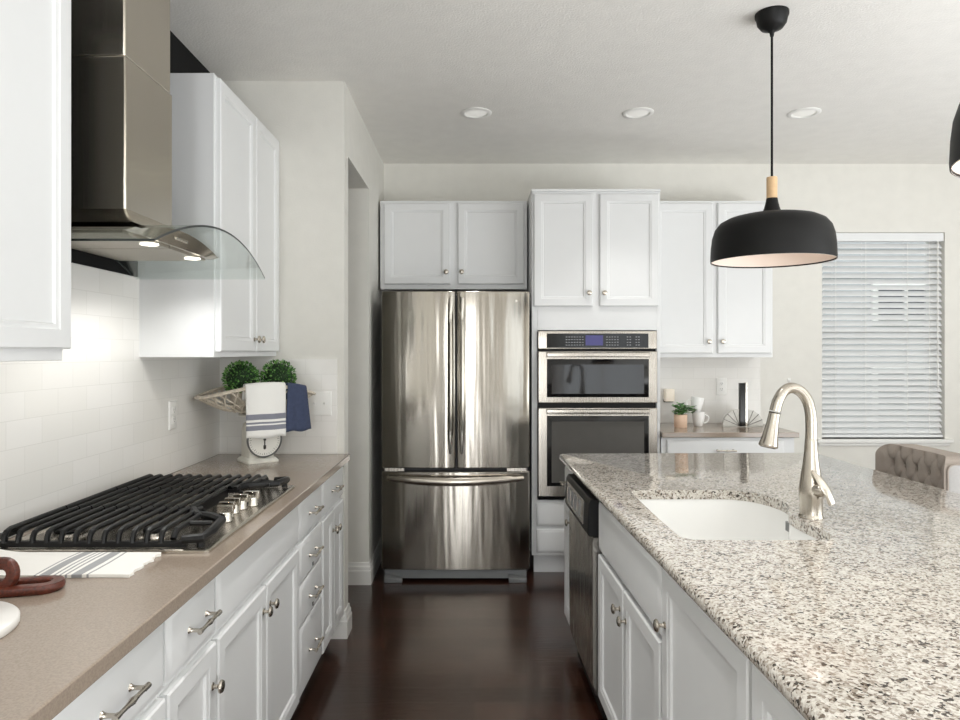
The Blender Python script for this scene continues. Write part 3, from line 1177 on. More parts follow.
# ------------------------------------------------------------------ gas cooktop
ck = thing('gas_cooktop', 'stainless steel gas cooktop with black iron grates on the taupe worktop', 'cooktop', (0, 0, 0))
cx0, cx1, cy0, cy1 = -1.215, -.666, 1.732, 2.574
ck.location = (0, 0, CT)
MB().loops([[(x, y, z) for x, y in rrect(cx0 + i_, cx1 - i_, cy0 + i_, cy1 - i_, .012)] for i_, z in ((0, .0005), (0, .007), (.004, .010), (.012, .010), (.018, .007))]).build('tray', M['nickel'], ck)
gx0, gx1 = cx0 + .012, cx1 - .012
secs = ((cy0 + .012, 2.006), (2.01, 2.288), (2.292, cy1 - .012))
GTOP = .052
for si, (a, b_) in enumerate(secs):
    m = MB()
    front = gx1 if si != 1 else -.815
    r = .0072
    xs = [gx0 + .012 + i * .0362 for i in range(13)]
    if si == 1:
        xs = [x for x in xs if x < front - .01]
    else:
        xs = [x for x in xs if x < -.765]
    lo, hi = .022, GTOP
    for x in xs:
        # each bar drops at both outer ends like a bent finger
        p = []
        if si in (0, 1, 2):
            s0 = lo if si == 0 else hi
            s1 = lo if si == 2 else hi
            if si == 0:
                p += [(x, a + .004, lo), (x, a + .006, hi - .016), (x, a + .014, hi - .004), (x, a + .028, hi)]
            else:
                p += [(x, a, hi)]
            p += [(x, (a + b_) / 2, hi)]
            if si == 2:
                p += [(x, b_ - .028, hi), (x, b_ - .014, hi - .004), (x, b_ - .006, hi - .016), (x, b_ - .004, lo)]
            else:
                p += [(x, b_, hi)]
        m.tube(p, r, 8)
    # frame rails along x and the outer frame
    if si == 0:
        m.box(gx0, front - .05, a, a + .014, .012, .026)
        m.box(gx0, front - .10, b_ - .012, b_, hi - .014, hi - .003)
    elif si == 2:
        m.box(gx0, front - .05, b_ - .014, b_, .012, .026)
        m.box(gx0, front - .10, a, a + .012, hi - .014, hi - .003)
    else:
        m.box(gx0, front, a, a + .012, hi - .014, hi - .003)
        m.box(gx0, front, b_ - .012, b_, hi - .014, hi - .003)
        m.box(front - .012, front, a, b_, hi - .03, hi)
    m.box(gx0, gx0 + .012, a, b_, hi - .02, hi - .006)
    if si != 1:
        # front corner: heavy slanted frame around the knob recess
        ya, yb = (a, b_) if si == 0 else (b_, a)
        sg = 1 if si == 0 else -1
        pts = [(front - .06, ya + sg * .004, .03), (front - .012, ya + sg * .008, .034), (front - .004, ya + sg * .05, .04), (front - .012, ya + sg * .145, hi - .006),
               (front - .05, ya + sg * .175, hi - .004), (front - .10, ya + sg * .195, hi - .004), (front - .135, yb - sg * .006, hi - .004)]
        m.tube(pts, .012, 8)
        m.tube([(-.765, ya + sg * .012, .03), (-.765, ya + sg * .03, hi - .004), (-.765, yb - sg * .08, hi - .002)], .0085, 8)
        m.tube([(-.765, ya + sg * .10, hi - .004), (front - .03, ya + sg * .12, hi - .008)], .007, 8)
        m.tube([(-.765, ya + sg * .18, hi - .004), (front - .03, ya + sg * .175, hi - .006)], .007, 8)
        m.lathe([(.011, 0), (.009, .03)], (front - .02, ya + sg * .02, .009), (0, 0, 1), 10)
    for xx, yy in ((gx0 + .01, a + .01), (gx0 + .01, b_ - .01), (front - .1, b_ - .01 if si == 0 else a + .01)):
        m.lathe([(.008, .0), (.008, hi - .017)], (xx, yy, .0075), (0, 0, 1), 8)
    m.build('grate', M['iron'], ck)
for bx, by, br in ((-1.09, 1.86, .045), (-.86, 1.86, .036), (-1.0, 2.135, .055), (-1.09, 2.41, .036), (-.86, 2.41, .045)):
    o = MB().lathe([(br * 1.25, 0), (br * 1.25, .006), (br, .010), (br * .95, .016), (0, .017)], (bx, by, .0072), (0, 0, 1), 24).build('burner', M['steel'], ck)
    MB().lathe([(br * .8, 0), (br * .85, .004), (br * .78, .009), (0, .010)], (bx, by, .0243), (0, 0, 1), 24).build('burner_cap', M['iron'], o)
for kx, ky in ((-.733, 2.035), (-.746, 2.085), (-.748, 2.14), (-.742, 2.195), (-.722, 2.245)):
    m = MB().lathe([(.021, 0), (.021, .004), (.019, .007), (.0185, .024), (.017, .028), (0, .0285)], (kx, ky, .0072), (0, 0, 1), 24)
    m.box(kx - .023, kx + .023, ky - .0065, ky + .0075, .030, .054)
    m.build('control_knob', M['chrome'], ck, bevel=.0012)


# ------------------------------------------------------------------ pendant lamps
def pendant(x, y, label, zrim=1.782):
    p = thing('pendant_lamp', label, 'pendant lamp', (x, y, zrim), 0, None)
    top = H - zrim
    MB().lathe([(.0635, top), (.0635, top - .012), (.059, top - .022), (.055, top - .042), (.042, top - .060), (.018, top - .070), (.009, top - .078), (.007, top - .092), (0, top - .092)],
               (0, 0, 0), (0, 0, 1), 32).build('canopy', M['black'], p, smooth=50)
    MB().lathe([(.0045, .30), (.0045, top - .085)], (0, 0, 0), (0, 0, 1), 10).build('cord', M['black'], p)
    MB().lathe([(.0205, .237), (.0205, .318), (.019, .322), (.006, .324)], (0, 0, 0), (0, 0, 1), 24).build('wooden_collar', M['ash'], p)
    outer = [(0.2311, -.012), (0.2320, .0), (0.2301, .045), (0.2255, .085), (0.2153, .118), (0.1967, .142), (0.1670, .158), (0.1299, .167), (0.0835, .172), (0.0464, .175), (0.0360, .182), (0.0290, .200), (0.0230, .225), (0.0210, .238)]
    sh = MB().lathe(outer + [(0.0170, .238), (0.0260, .19), (0.0464, .170), (0.0835, .167), (0.1299, .162), (0.1652, .153), (0.1940, .138), (0.2116, .115), (0.2218, .084), (0.2264, .045), (0.2283, .0), (0.2283, -.012)],
                    (0, 0, 0), (0, 0, 1), 56, False, False)
    so = sh.build('lamp_shade', M['black'], p, smooth=50)
    MB().lathe([(0.2288, -.0125), (0.2278, .0), (0.2260, .045), (0.2213, .084), (0.2111, .1148), (0.1935, .1375), (0.1647, .1525), (0.1299, .1615), (0.0835, .1665), (0.0300, .1695)],
               (0, 0, 0), (0, 0, 1), 56, False, True).build('shade_lining', M['lining'], so, smooth=50)
    MB().lathe([(.0, .052), (.018, .056), (.028, .068), (.030, .085), (.025, .105), (.016, .12), (.016, .168)], (0, 0, 0), (0, 0, 1), 20).build('bulb', M['bulb'], p, smooth=50)
    return p


pendant(1.183, 2.74, 'black dome pendant lamp with wooden collar hanging in front of the window', 1.792)
pendant(1.183, 1.31, 'black dome pendant lamp nearest the camera, cut off by the right edge', 1.812)

# recessed ceiling lights; those over the aisle are unseen, added to brighten it
M['lens'] = mk_emit('frosted_lens', rgb(206, 205, 200), 0.35)


RC = [px(x, 113, 3.88).x for x in (476, 638, 804)]
for x, y, lab in ((RC[0], 3.88, 'round white recessed ceiling light above the refrigerator'), (RC[1], 3.88, 'round white recessed ceiling light above the oven cabinet'),
                  (RC[2], 3.88, 'round white recessed ceiling light right of the pendant cord'),
                  (RC[0], 1.75, 'added recessed ceiling light out of view above the middle of the aisle'), (RC[0], -.3, 'added recessed ceiling light out of view above the near end of the aisle')):
    t = thing('recessed_light', lab, 'ceiling light', (x, y, H), 0, None)
    MB().lathe([(.088, 0), (.088, -.003), (.080, -.008), (.066, -.008), (.060, -.002), (.060, 0)], (0, 0, 0), (0, 0, 1), 32, False, False).build('trim_ring', M['plastic'], t)
    MB().lathe([(.061, -.001), (.052, -.003), (.03, -.0055), (0, -.006)], (0, 0, 0), (0, 0, 1), 28).build('lens', M['lens'], t)
    spot(t, 12 if y > 3 else 42, 84 if y > 3 else 78, (1.0, .985, .96), .055).location = (0, 0, -.075)


# ------------------------------------------------------------------ window blind
bl = thing('window_blind', 'white slatted blind hanging in the window on the back wall', 'blind', ((WX0 + WX1) / 2, YB + .036, WZ0))
bw = (WX1 - WX0) / 2 - .004
bh = WZ1 - WZ0
MB().box(-bw, bw, -.032, .03, bh - .062, bh - .002).build('head_rail', M['slat'], bl, bevel=.003)
NS = 32
z_lo, z_hi = .055, bh - .09
for i in range(NS):
    z = z_lo + (z_hi - z_lo) * i / (NS - 1)
    tilt = radians(46)
    m = MB()
    hw_, t = .025, .0014
    ls = []
    for sx in (-bw + .004, bw - .004):
        lp = []
        for k in range(5):
            q = -1 + 2 * k / 4
            lp.append((q * hw_, .003 * (1 - q * q)))
        lp = lp + [(a, b2 - 2 * t) for a, b2 in lp[::-1]]
        ls.append([(sx, a * cos(tilt) - b2 * sin(tilt), z + a * sin(tilt) + b2 * cos(tilt)) for a, b2 in lp])
    m.loops(ls)
    m.build('slat', M['slat'], bl, smooth=60)
MB().box(-bw, bw, -.025, .025, .008, .028).build('bottom_rail', M['slat'], bl, bevel=.003)
for x in (-bw + .10, -.12, .18, bw - .10):
    m = MB()
    m.tube([(x, -.027, .03), (x, -.027, bh - .06)], .0013, 6)
    m.tube([(x, .027, .03), (x, .027, bh - .06)], .0013, 6)
    m.build('ladder_cord', M['plastic'], bl)
MB().tube([(bw - .045, -.036, .35), (bw - .045, -.036, bh - .06)], .0035, 8).build('tilt_wand', M['plastic'], bl)

# the neighbouring house seen through the slats
nh = thing('neighbour_house', 'grey sided house with dark windows seen through the window blind', 'house', (4.2, 9.0, 0))
m = MB().box(-3.4, 4.0, 0, .3, 0, 5.2)
for k in range(26):
    z = .1 + k * .19
    m.loops([[(-3.4, 0, z), (-3.4, -.025, z), (-3.4, 0, z + .18)], [(4.0, 0, z), (4.0, -.025, z), (4.0, 0, z + .18)]])
m.build('siding', M['siding'], nh)
for x0, x1, z0, z1 in ((1.04, 1.75, 1.83, 2.28), (1.04, 1.75, .35, 1.17), (-1.0, -.2, .3, 1.0)):
    f_ = MB().box(x0 - .07, x1 + .07, -.06, 0, z0 - .07, z1 + .07).build('window_frame', M['trimw'], nh)
    MB().box(x0, (x0 + x1) / 2 - .03, -.075, -.05, z0, z1).box((x0 + x1) / 2 + .03, x1, -.075, -.05, z0, z1).build('window_glass', M['siding_dark'], f_)
struct(MB().box(-3, 10, YB + .2, 20, -.12, -.02).build('ground', M['ground']))


# ------------------------------------------------------------------ kitchen scale in the corner, with basket, greenery and towels
SA = math.atan2(.616, .788)
CX, CY = -1.005, 3.205
ks = thing('kitchen_scale', 'old white kitchen scale with round dial standing in the worktop corner', 'scale', (CX, CY, CT), SA)
hb = .0625
MB().loops([[(x, y, z) for x, y in rrect(-hb - a, hb + a, -hb - a, hb + a, .012, 3)] for a, z in ((.012, .0005), (.012, .008), (.004, .018), (-.002, .022))]).build('base', M['enamel'], ks)
MB().loops([[(x, y, z) for x, y in rrect(-hb + a, hb - a, -hb + a + .006, hb - a, .008, 3)] for a, z in ((.004, .022), (.006, .15), (.012, .175), (.03, .19))]).build('housing', M['enamel'], ks)
MB().loops([[(x, y, z) for x, y in rrect(-.02, .02, -.02, .02, .006, 2)] for z in (.185, .212)]).build('post', M['enamel'], ks)
MB().loops([[(x, y, z) for x, y in rrect(-.075, .075, -.06, .06, .02, 3)] for z in (.211, .221)]).build('platform', M['enamel'], ks)
dc = (0.006, -hb + .006, .106)
rim = MB().lathe([(.072, 0), (.081, .006), (.082, .018), (.078, .022), (.075, .018)], dc, (0, -1, 0), 40, True, False).build('dial_rim', M['grille'], ks)
fo = MB().lathe([(.0755, 0), (.0755, .014), (0, .0142)], dc, (0, -1, 0), 40).build('dial', M['dial'], ks)
m = MB()
yk = dc[1] - .0148
for i in range(40):
    a = 2 * pi * i / 40
    r0, r1 = (.060 if i % 5 == 0 else .064), .070
    t = Vector((cos(a), 0, sin(a)))
    nrm = Vector((-sin(a), 0, cos(a))) * .0007
    c0 = Vector((dc[0], yk, dc[2]))
    q = [c0 + t * r0 - nrm, c0 + t * r1 - nrm, c0 + t * r1 + nrm, c0 + t * r0 + nrm]
    m.loops([q, [p + Vector((0, .001, 0)) for p in q]])
m.build('dial_marks', M['dark_metal'], fo)
m = MB().lathe([(.006, 0), (.006, .003), (0, .0032)], (dc[0], yk, dc[2]), (0, -1, 0), 14)
m.box(dc[0] - .0028, dc[0] + .0028, yk - .002, yk - .0005, dc[2] - .045, dc[2] + .022)
m.box(dc[0] - .006, dc[0] + .006, yk - .002, yk - .0005, dc[2] - .042, dc[2] - .026)
m.box(dc[0] - .014, dc[0] + .014, yk - .0015, yk - .0003, dc[2] + .020, dc[2] + .025)
m.build('pointer', M['dark_metal'], fo)

BA, BB, BZ = .275, .132, .222          # basket half length, half width, bottom height above the worktop
bk = thing('wicker_basket', 'long grey wicker basket lying across the top of the kitchen scale', 'basket', (CX, CY, CT + BZ), SA)


def bsk(u, t, off=0.0):
    """u angle around, t = 0 at the bottom edge, 1 at the rim"""
    r = .55 + .45 * t
    hh = .014 + .116 * abs(sin(u)) ** 2.3
    x, y = (BA + off) * r * cos(u), (BB + off) * r * sin(u)
    return Vector((x, y, .070 * (r * cos(u)) ** 2 + hh * t ** 1.25))


m = MB()
NW = 28
for sg in (-1, 1):
    for k in range(NW):
        u0 = 2 * pi * k / NW
        pts = [bsk(u0 + sg * .42 * t, t, sg * .0018) for t in (0, .25, .5, .75, 1)]
        m.tube(pts, .0036, 6)
NB = 48
for t, r in ((.45, .0028), (.12, .0032)):
    m.tube([bsk(2 * pi * k / NB, t) for k in range(NB)], r, 5, True)
m.build('wicker_lattice', M['wicker'], bk, smooth=60)
m = MB()
m.tube([bsk(2 * pi * k / NB, 1.0, -.003) + Vector((0, 0, .002)) for k in range(NB)], .0062, 7, True)
m.tube([bsk(2 * pi * k / NB, 1.0, .004) - Vector((0, 0, .003)) for k in range(NB)], .0058, 7, True)
m.build('rim', M['wicker'], bk, smooth=60)
m = MB()
rings = []
for r in (.12, .3, .45, .57):
    rings.append([(BA * r * cos(2 * pi * k / NB), BB * r * sin(2 * pi * k / NB), .002 + .070 * (r * cos(2 * pi * k / NB)) ** 2) for k in range(NB)])
ls = rings + [[(x, y, z - .0) for x, y, z in [(p[0], p[1], p[2] + .005) for p in l]] for l in rings[::-1]]
m.loops(ls, True, True)
m.build('base', M['wicker'], bk, smooth=60)

CA, SAa = cos(SA), sin(SA)


def on_scale(x, y, z=0.0):
    return Vector((CX + x * CA - y * SAa, CY + x * SAa + y * CA, CT + z))


def topiary(loc, r, label, seed):
    rnd = random.Random(seed)
    t = thing('boxwood_ball', label, 'plant', loc)
    MB().lathe([(r * .80 * sin(pi * k / 12), -r * .80 * cos(pi * k / 12)) for k in range(13)], (0, 0, 0), (0, 0, 1), 20).build('core', plain('leaf_core', rgb(30, 52, 26), .9), t)
    m = MB()
    nn = 620
    for k in range(nn):
        z = 1 - 2 * (k + .5) / nn
        a = k * 2.399963
        d_ = Vector((sqrt(1 - z * z) * cos(a), sqrt(1 - z * z) * sin(a), z))
        d_ = (d_ + Vector((rnd.uniform(-.1, .1), rnd.uniform(-.1, .1), rnd.uniform(-.1, .1)))).normalized()
        p = d_ * r * rnd.uniform(.80, .93)
        tilt = (d_ + Vector((rnd.uniform(-.8, .8), rnd.uniform(-.8, .8), rnd.uniform(-.8, .8))) * .8).normalized()
        sd = tilt.cross(Vector((rnd.uniform(-1, 1), rnd.uniform(-1, 1), rnd.uniform(-1, 1)))).normalized()
        up = sd.cross(tilt)
        L_, w_ = r * rnd.uniform(.15, .21), r * rnd.uniform(.05, .075)
        q = [p, p + tilt * L_ * .45 + sd * w_ + up * w_ * .3, p + tilt * L_, p + tilt * L_ * .45 - sd * w_ + up * w_ * .3, p + tilt * L_ * .5 - up * w_ * .1]
        m.add(q, [(0, 1, 4), (1, 2, 4), (2, 3, 4), (3, 0, 4)])
    m.build('leaves', M['leaf'], t, smooth=20)
    MB().lathe([(.036, -.150), (.040, -.145), (.046, -.06), (.042, -.06), (.040, -.075)], (0, 0, 0), (0, 0, 1), 24, True, False).build('pot', M['wicker'], t)
    return t


topiary(on_scale(-.073, .012, BZ + .162), .0825, 'round green boxwood ball on the left in the wicker basket', 3)
topiary(on_scale(.105, .012, BZ + .164), .0835, 'round green boxwood ball on the right in the wicker basket', 8)


def hanging_towel(name, label, cat, x0, x1, ztop, zbot, mat, seed, flare=0.0, inn=.06):
    """cloth laid over the front rim of the basket, hanging down outside; scale-local x from x0 to x1"""
    rnd = random.Random(seed)
    nu, rows = 22, []
    ph = rnd.uniform(0, 6)

    def rim_y(x):
        return -BB * sqrt(max(.05, 1 - (x / BA) ** 2))

    def rim_z(x):
        sn = sqrt(max(.05, 1 - (x / BA) ** 2))
        return BZ + .070 * (x / BA) ** 2 + .014 + .116 * sn ** 1.9
    path = []
    for k in range(5):
        path.append(('in', k / 4))
    for k in range(7):
        path.append(('over', k / 6))
    for k in range(1, 15):
        path.append(('down', k / 14))
    grid = []
    for kind, t in path:
        row = []
        for i in range(nu + 1):
            s_ = i / nu
            x = x0 + (x1 - x0) * s_
            yr, zr_ = rim_y(x), rim_z(x)
            if kind == 'in':
                y, z = yr + .018 + .02 * (1 - t), zr_ - inn * (1 - t)
            elif kind == 'over':
                a = pi * t
                y, z = yr + .004 + .014 * cos(a), zr_ + .007 + .010 * sin(a)
            else:
                z = (zr_ + .007) * (1 - t) + (zbot + .004 * sin(9 * s_ + ph)) * t
                y = yr - .012 - .004 * sin(7 * s_ * pi * .5 + ph) * min(1, t * 2) - .006 * t
                x = x + flare * (s_ - .4) * t
            row.append((x, y, z))
        grid.append(row)
    m = MB()
    vs = [p for r_ in grid for p in r_]
    n1 = nu + 1
    fs = [(a * n1 + i, a * n1 + i + 1, (a + 1) * n1 + i + 1, (a + 1) * n1 + i) for a in range(len(grid) - 1) for i in range(nu)]
    # world coordinates, so that the woven stripes follow the height
    m.add([on_scale(*p) for p in vs], fs)
    o = m.build(name, mat, smooth=80)
    sm = o.modifiers.new('thick', 'SOLIDIFY')
    sm.thickness = .0035
    sm.offset = 0
    return tag(o, label, cat)


hanging_towel('dish_towel', 'white dish towel with grey stripes hanging from the basket over the scale', 'towel', -.105, .078, 0, 1.038 - CT, M['towel_stripe'], 1)
hanging_towel('dish_towel', 'plain navy blue dish towel hanging from the wicker basket', 'towel', .090, .195, 0, 1.055 - CT, M['towel_blue'], 2, .035)


# ------------------------------------------------------------------ outlets and switch
def plate(name, label, cat, loc, rotz, w_, h_):
    t = thing(name, label, cat, loc, rotz)
    MB().panel(-w_ / 2, w_ / 2, -h_ / 2, h_ / 2, [(0, 0), (0, .003), (.003, .006), (.006, .0065)]).build('cover_plate', M['plastic'], t)
    return t


def sockets(t, y=-.0065):
    for dz_ in (-.02, .02):
        r_ = MB().panel(-.017, .017, dz_ - .0145, dz_ + .0145, [(0, 0), (0, .002), (.002, .003)], y).build('socket', M['plastic'], t)
        m = MB()
        for dx in (-.006, .006):
            m.box(dx - .001, dx + .001, y - .0034, y - .002, dz_ - .002, dz_ + .007)
        m.lathe([(.0022, 0), (.0022, .0014)], (0, y - .002, dz_ - .008), (0, -1, 0), 8)
        m.build('slots', M['black'], r_)


sockets(plate('wall_outlet', 'white wall outlet in the left tile wall beside the basket', 'outlet', (XW + .008, 2.885, 1.157), R90, .072, .118))
sockets(plate('wall_outlet', 'white wall outlet in the back tile wall above the mugs', 'outlet', (1.764, YB - .008, 1.175), 0, .075, .122))
sw = plate('light_switch', 'white double switch plate on the end wall right of the basket', 'switch', (-.765, YE - .008, 1.165), 0, .118, .118)
for dx in (-.024, .024):
    o = MB().panel(dx - .006, dx + .006, -.012, .012, [(0, 0), (0, .001)], -.0065).build('toggle_slot', M['plastic'], sw)
    MB().loops([[(dx - .004, -.007, -.004), (dx + .004, -.007, -.004), (dx + .004, -.007, .006), (dx - .004, -.007, .006)],
                [(dx - .003, -.018, .004), (dx + .003, -.018, .004), (dx + .003, -.018, .009), (dx - .003, -.018, .009)]]).build('toggle', M['plastic'], o)

# ------------------------------------------------------------------ things on the back worktop
nl = thing('night_light', 'small frosted square night light plugged in above the plant pot', 'night light', (1.384, YB - .008, 1.11))
MB().box(-.034, .034, -.02, -.0005, -.047, -.028).build('plug_base', M['dark_metal'], nl, bevel=.003)
MB().loops([[(x, y - .03, z) for x, y in rrect(-.033, .033, -.026, .026, .008, 3)] for z in (-.040, .048)]).build('diffuser', M['night'], nl, bevel=.004)

pp = thing('potted_plant', 'small green plant in a peach pot beside the stacked mugs', 'plant', (1.385, 4.625, CT))
MB().lathe([(.040, .0005), (.0425, .004), (.0435, .082), (.0435, .088), (.039, .088), (.038, .074)], (0, 0, 0), (0, 0, 1), 28, True, False).build('pot', M['peach'], pp, smooth=50)
MB().lathe([(.0385, .072), (.0385, .078), (0, .08)], (0, 0, 0), (0, 0, 1), 24).build('soil', M['wick'], pp)
rnd = random.Random(5)
m = MB()
st = MB()
for k in range(34):
    a = rnd.uniform(0, 2 * pi)
    reach = rnd.uniform(.02, .085) * (1.15 if cos(a) > 0.2 else .6)
    z_ = rnd.uniform(.095, .15)
    p0 = Vector((rnd.uniform(-.015, .015), rnd.uniform(-.015, .015), .078))
    p1 = Vector((reach * cos(a), reach * sin(a) * .8, z_))
    st.tube([p0, (p0 + p1) / 2 + Vector((0, 0, .012)), p1], .0016, 5)
    for q in range(3):
        d_ = Vector((cos(a + (q - 1) * .9), sin(a + (q - 1) * .9), rnd.uniform(-.3, .5))).normalized()
        sd = d_.cross(Vector((0, 0, 1))).normalized()
        up = sd.cross(d_)
        L_, w_ = rnd.uniform(.032, .046), rnd.uniform(.010, .015)
        b0 = p1 - d_ * .004
        m.loops([[b0 + d_ * (L_ * t_) + sd * (w_ * s_ * cos(b2)) + up * (.0022 * s_ * sin(b2) + .004 * t_ * (1 - t_)) for b2 in (0, pi / 2, pi, 3 * pi / 2)]
                 for t_, s_ in ((0, .15), (.3, .85), (.6, 1), (.85, .6), (1, .05))])
st.build('stems', M['leaf_dark'], pp)
m.build('leaves', M['leaf_dark'], pp, smooth=80)


def mug(label, loc, tilt, handle_deg):
    t = thing('mug', label, 'mug', loc, 0, None)
    t.rotation_euler = (0, tilt, 0)
    MB().lathe([(.026, .0005), (.028, .003), (.036, .03), (.041, .07), (.0425, .098), (.041, .0985), (.039, .07), (.034, .032), (.02, .008), (0, .007)],
               (0, 0, 0), (0, 0, 1), 32, True, False).build('cup', M['porcelain'], t, smooth=60)
    a = radians(handle_deg)
    pts = []
    for k in range(11):
        q = -pi * .5 + pi * k / 10
        rr = .036 + .030 * cos(q) + (0.004 if q > 0 else 0)
        pts.append((rr * cos(a), rr * sin(a), .050 + .028 * sin(q)))
    MB().tube(pts, .0045, 8).build('handle', M['porcelain'], t, smooth=60)
    return t


mug('white mug at the bottom of the stack, beside the plant', (1.530, 4.705, CT), 0, -12)
mug('white mug tilted on top of the other mug', (1.512, 4.705, CT + .0995), radians(9), 168)


fo = thing('fan_ornament', 'ornament of two grey fans either side of a black upright, right of the mugs', 'ornament', (1.822, 4.685, CT))
MB().box(-.138, .138, -.022, .022, .0005, .0038).build('foot_plate', M['grey_stone'], fo)
MB().box(-.024, .012, -.026, .006, .0045, .296).build('black_upright', M['gloss_black'], fo, bevel=.0012)
MB().box(.0125, .026, -.024, .006, .0045, .300).build('pale_upright', M['chrome'], fo, bevel=.001)
for ox, sgn in ((-.0245, -1), (.0265, 1)):
    r_ = .112
    m = MB()
    for k in range(4):
        a0, a1 = 90 * k / 4 + .8, 90 * (k + 1) / 4 - .8
        pts = [(0.004 * cos(radians((a0 + a1) / 2)), .004 * sin(radians((a0 + a1) / 2)))] + arc(0, 0, r_, a0, a1, 5)
        m.loops([[(ox + sgn * p, y, q + .0045) for p, q in pts] for y in (-.012, .012)])
    fp = m.build('fan_panel', M['grey_stone'], fo, bevel=.0008)
    for k in range(1, 4):
        a = radians(90 * k / 4)
        MB().tube([(ox, -.0125, .006), (ox + sgn * r_ * cos(a), -.0125, .006 + r_ * sin(a))], .0016, 6).build('rib', M['dark_metal'], fp)

hk = thing('wall_hook', 'tiny white wall hook above the faucet arch', 'hook', (2.25, YB, 1.212))
m = MB().panel(-.012, .012, -.012, .022, [(0, .0003), (0, .004), (.003, .006)])
m.tube([(0, -.005, .0), (0, -.018, -.004), (0, -.022, .006)], .003, 8)
m.build('hook', M['plastic'], hk)

# ------------------------------------------------------------------ near things on the taupe worktop
# folded towel
nu, nv = 40, 16
m = MB()
rnd = random.Random(11)


def towel_pt(u, v, layer):
    # u 0..1 along x, v 0..1 along y
    xa, xb = -1.255 + .01 * v, -.774 - .006 * v + .004 * sin(v * 21) + .003 * sin(v * 47 + 1)
    x = xa + (xb - xa) * u
    y = 1.542 + .176 * v + .004 * sin(u * 9) * (1 - v)
    z = .0045 + .0035 * layer + .003 * sin(u * 11 + 1) * sin(v * 3.1) + .010 * math.exp(-((u - .08) / .10) ** 2) * v
    return (x, y, z)


g = [[towel_pt(i / nu, j / nv, 1) for i in range(nu + 1)] for j in range(nv + 1)]
lo_ = [[(p[0], p[1], .0008) for p in r_] for r_ in g]
n1 = nu + 1
vs = [p for r_ in g for p in r_] + [p for r_ in lo_ for p in r_]
K = n1 * (nv + 1)
fs = []
for j in range(nv):
    for i in range(nu):
        a = j * n1 + i
        fs += [(a, a + 1, a + n1 + 1, a + n1), (K + a, K + a + n1, K + a + n1 + 1, K + a + 1)]
for i in range(nu):
    fs += [(i, K + i, K + i + 1, i + 1), (nv * n1 + i, nv * n1 + i + 1, K + nv * n1 + i + 1, K + nv * n1 + i)]
for j in range(nv):
    a = j * n1
    fs += [(a, a + n1, K + a + n1, K + a), (a + nu, K + a + nu, K + a + n1 + nu, a + n1 + nu)]
m.add(vs, fs)
o = m.build('kitchen_towel', M['towel_flat'], None, (0, 0, CT), smooth=50)
tag(o, 'folded white kitchen towel with grey woven stripes lying beside the cooktop', 'towel')


def link_mesh(length, width, r, thick):
    """long oval ring in the xy plane"""
    hl = (length - width) / 2
    rr = width / 2 - r
    path = []
    for k in range(12):
        a = -pi / 2 + pi * k / 11
        path.append((hl + rr * cos(a), rr * sin(a), 0))
    for k in range(12):
        a = pi / 2 + pi * k / 11
        path.append((-hl + rr * cos(a), rr * sin(a), 0))
    m = MB()
    m.tube(path, r, 12, True, flat=1.0)
    m.v = [(x, y, max(-.0095, min(.0095, z))) for x, y, z in m.v]
    return m


ch = thing('wooden_chain', 'red brown wooden chain links lying on the worktop by the towel', 'ornament', (-.938, 1.462, CT))
m = link_mesh(.150, .084, .014, .011).xform(Matrix.Translation((-.012, 0, .0100)) @ Matrix.Rotation(radians(14), 4, 'Z'))
m.build('link', M['redwood'], ch)
m = link_mesh(.14, .072, .0135, .011).xform(Matrix.Translation((-.083, -.012, .0375)) @ Matrix.Rotation(radians(-6), 4, 'Z') @ Matrix.Rotation(radians(82), 4, 'X') @ Matrix.Rotation(radians(4), 4, 'Z'))
m.build('link', M['redwood'], ch)
m = link_mesh(.15, .08, .0135, .011).xform(Matrix.Translation((-.185, -.01, .0100)) @ Matrix.Rotation(radians(-8), 4, 'Z'))
m.build('link', M['redwood'], ch)
o = MB().lathe([(.138, .0005), (.14, .003), (.14, .014), (.137, .017), (0, .017)], (0, 0, 0), (0, 0, 1), 64).build('round_board', M['marble'], None, (-.973, 1.225, CT), smooth=50)
tag(o, 'round white marble board on the worktop at the left edge', 'board')

# ------------------------------------------------------------------ tufted stool behind the island
bs = thing('counter_stool', 'taupe button tufted counter stool at the right end of the island', 'stool', (1.995, 3.10, 0))
SW, SH0, SH1, ST = .245, .56, .982, .105


def tuft(y, z):
    """depth of the quilting at a point of the back"""
    py, pz = .085, .075
    d_ = 9
    for j in range(-4, 5):
        for i in range(-5, 6):
            by = (i + (.5 if j % 2 else 0)) * py
            bz = .895 + j * pz
            d_ = min(d_, sqrt((y - by) ** 2 + (z - bz) ** 2))
    s_ = .022 * math.exp(-(d_ / .018) ** 2)
    a1 = abs(((y / py + (z - .895) / (2 * pz)) + 50) % 1 - .5) * 2
    a2 = abs(((y / py - (z - .895) / (2 * pz)) + 50) % 1 - .5) * 2
    s_ += .010 * math.exp(-((1 - a1) / .16) ** 2) + .010 * math.exp(-((1 - a2) / .16) ** 2)
    return s_


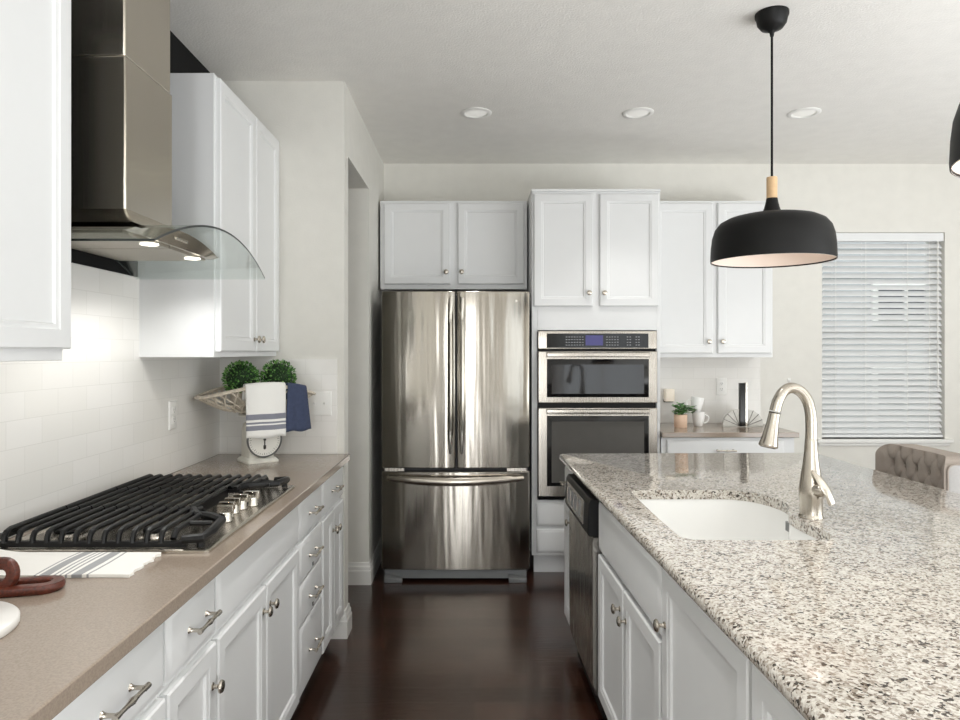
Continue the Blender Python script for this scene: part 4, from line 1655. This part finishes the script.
m = MB()
ny, nz = 60, 44
fr_, bk_ = [], []
for j in range(nz + 1):
    z = SH0 + (SH1 - SH0) * j / nz
    for i in range(ny + 1):
        y = -SW + 2 * SW * i / ny
        # rounded outline at the top corners
        ey = max(0, abs(y) - (SW - .06)) / .06
        ez = max(0, z - (SH1 - .06)) / .06
        rr = sqrt(ey * ey + ez * ez)
        edge = max(0.0, 1 - rr) if (ey > 0 and ez > 0) else min(1 - ey, 1 - ez)
        puff = .018 * (1 - (1 - min(1, max(0, edge))) ** 2)
        sc = 1.0 / rr if rr > 1 else 1.0
        yy = y if ey == 0 else math.copysign((SW - .06) + .06 * ey * sc, y)
        zz = z if ez == 0 else (SH1 - .06) + .06 * ez * sc
        wing = -.05 * max(0, (abs(yy) - .15) / .095) ** 2
        fr_.append((wing - puff + tuft(yy, zz) * min(1, edge * 1.2), yy, zz))
        bk_.append((ST + wing * .8, yy, zz))
n1 = ny + 1
K = n1 * (nz + 1)
fs = []
for j in range(nz):
    for i in range(ny):
        a = j * n1 + i
        fs += [(a, a + 1, a + n1 + 1, a + n1), (K + a, K + a + n1, K + a + n1 + 1, K + a + 1)]
for i in range(ny):
    fs += [(i, K + i, K + i + 1, i + 1), (nz * n1 + i, nz * n1 + i + 1, K + nz * n1 + i + 1, K + nz * n1 + i)]
for j in range(nz):
    a = j * n1
    fs += [(a, a + n1, K + a + n1, K + a), (a + ny, K + a + ny, K + a + n1 + ny, a + n1 + ny)]
m.add(fr_ + bk_, fs)
br_ = m.build('backrest', M['taupe'], bs, smooth=60)
m = MB()
for j in range(-4, 2):
    for i in range(-3, 4):
        by = (i + (.5 if j % 2 else 0)) * .085
        bz = .895 + j * .075
        if abs(by) < .17 and .60 < bz < .94:
            m.lathe([(.007, 0), (.006, .004), (0, .005)], (-.004, by, bz), (-1, 0, 0), 10)
m.build('buttons', M['taupe'], br_)
# pale side panel with piping, facing the camera
m = MB().loops([[(x, -SW - .002 + d_, z) for x, z in rrect(-.035 + a, ST - .015 - a, SH0 + .01, SH1 - .03 - a, .03)] for a, d_ in ((0, .004), (0, -.002), (.004, -.005))])
part(m.build('side_panel', M['taupe_light'], br_), 'pale grey side panel')
m = MB().tube([(x, -SW - .004, z) for x, z in rrect(-.037, ST - .013, SH0 + .01, SH1 - .028, .03)], .0035, 6, True)
m.build('piping', M['taupe'], br_)
MB().loops([[(x, y, z) for x, y in rrect(-.42 + a, .02, -.235 + a, .235 - a, .05)] for a, z in ((.0, .56), (-.006, .60), (0, .64), (.03, .655))]).build('seat', M['taupe'], bs, smooth=60)
for x, y in ((-.38, -.20), (-.38, .20), (.04, -.20), (.04, .20)):
    sx = -.02 if x < 0 else .04
    MB().loops([[(x + sx - .014, y - .014, 0), (x + sx + .014, y - .014, 0), (x + sx + .014, y + .014, 0), (x + sx - .014, y + .014, 0)],
                [(x - .02, y - .02, .56), (x + .02, y - .02, .56), (x + .02, y + .02, .56), (x - .02, y + .02, .56)]]).build('leg', M['darkwood'], bs)
MB().box(-.392, -.368, -.19, .19, .22, .245).build('footrest', M['darkwood'], bs)
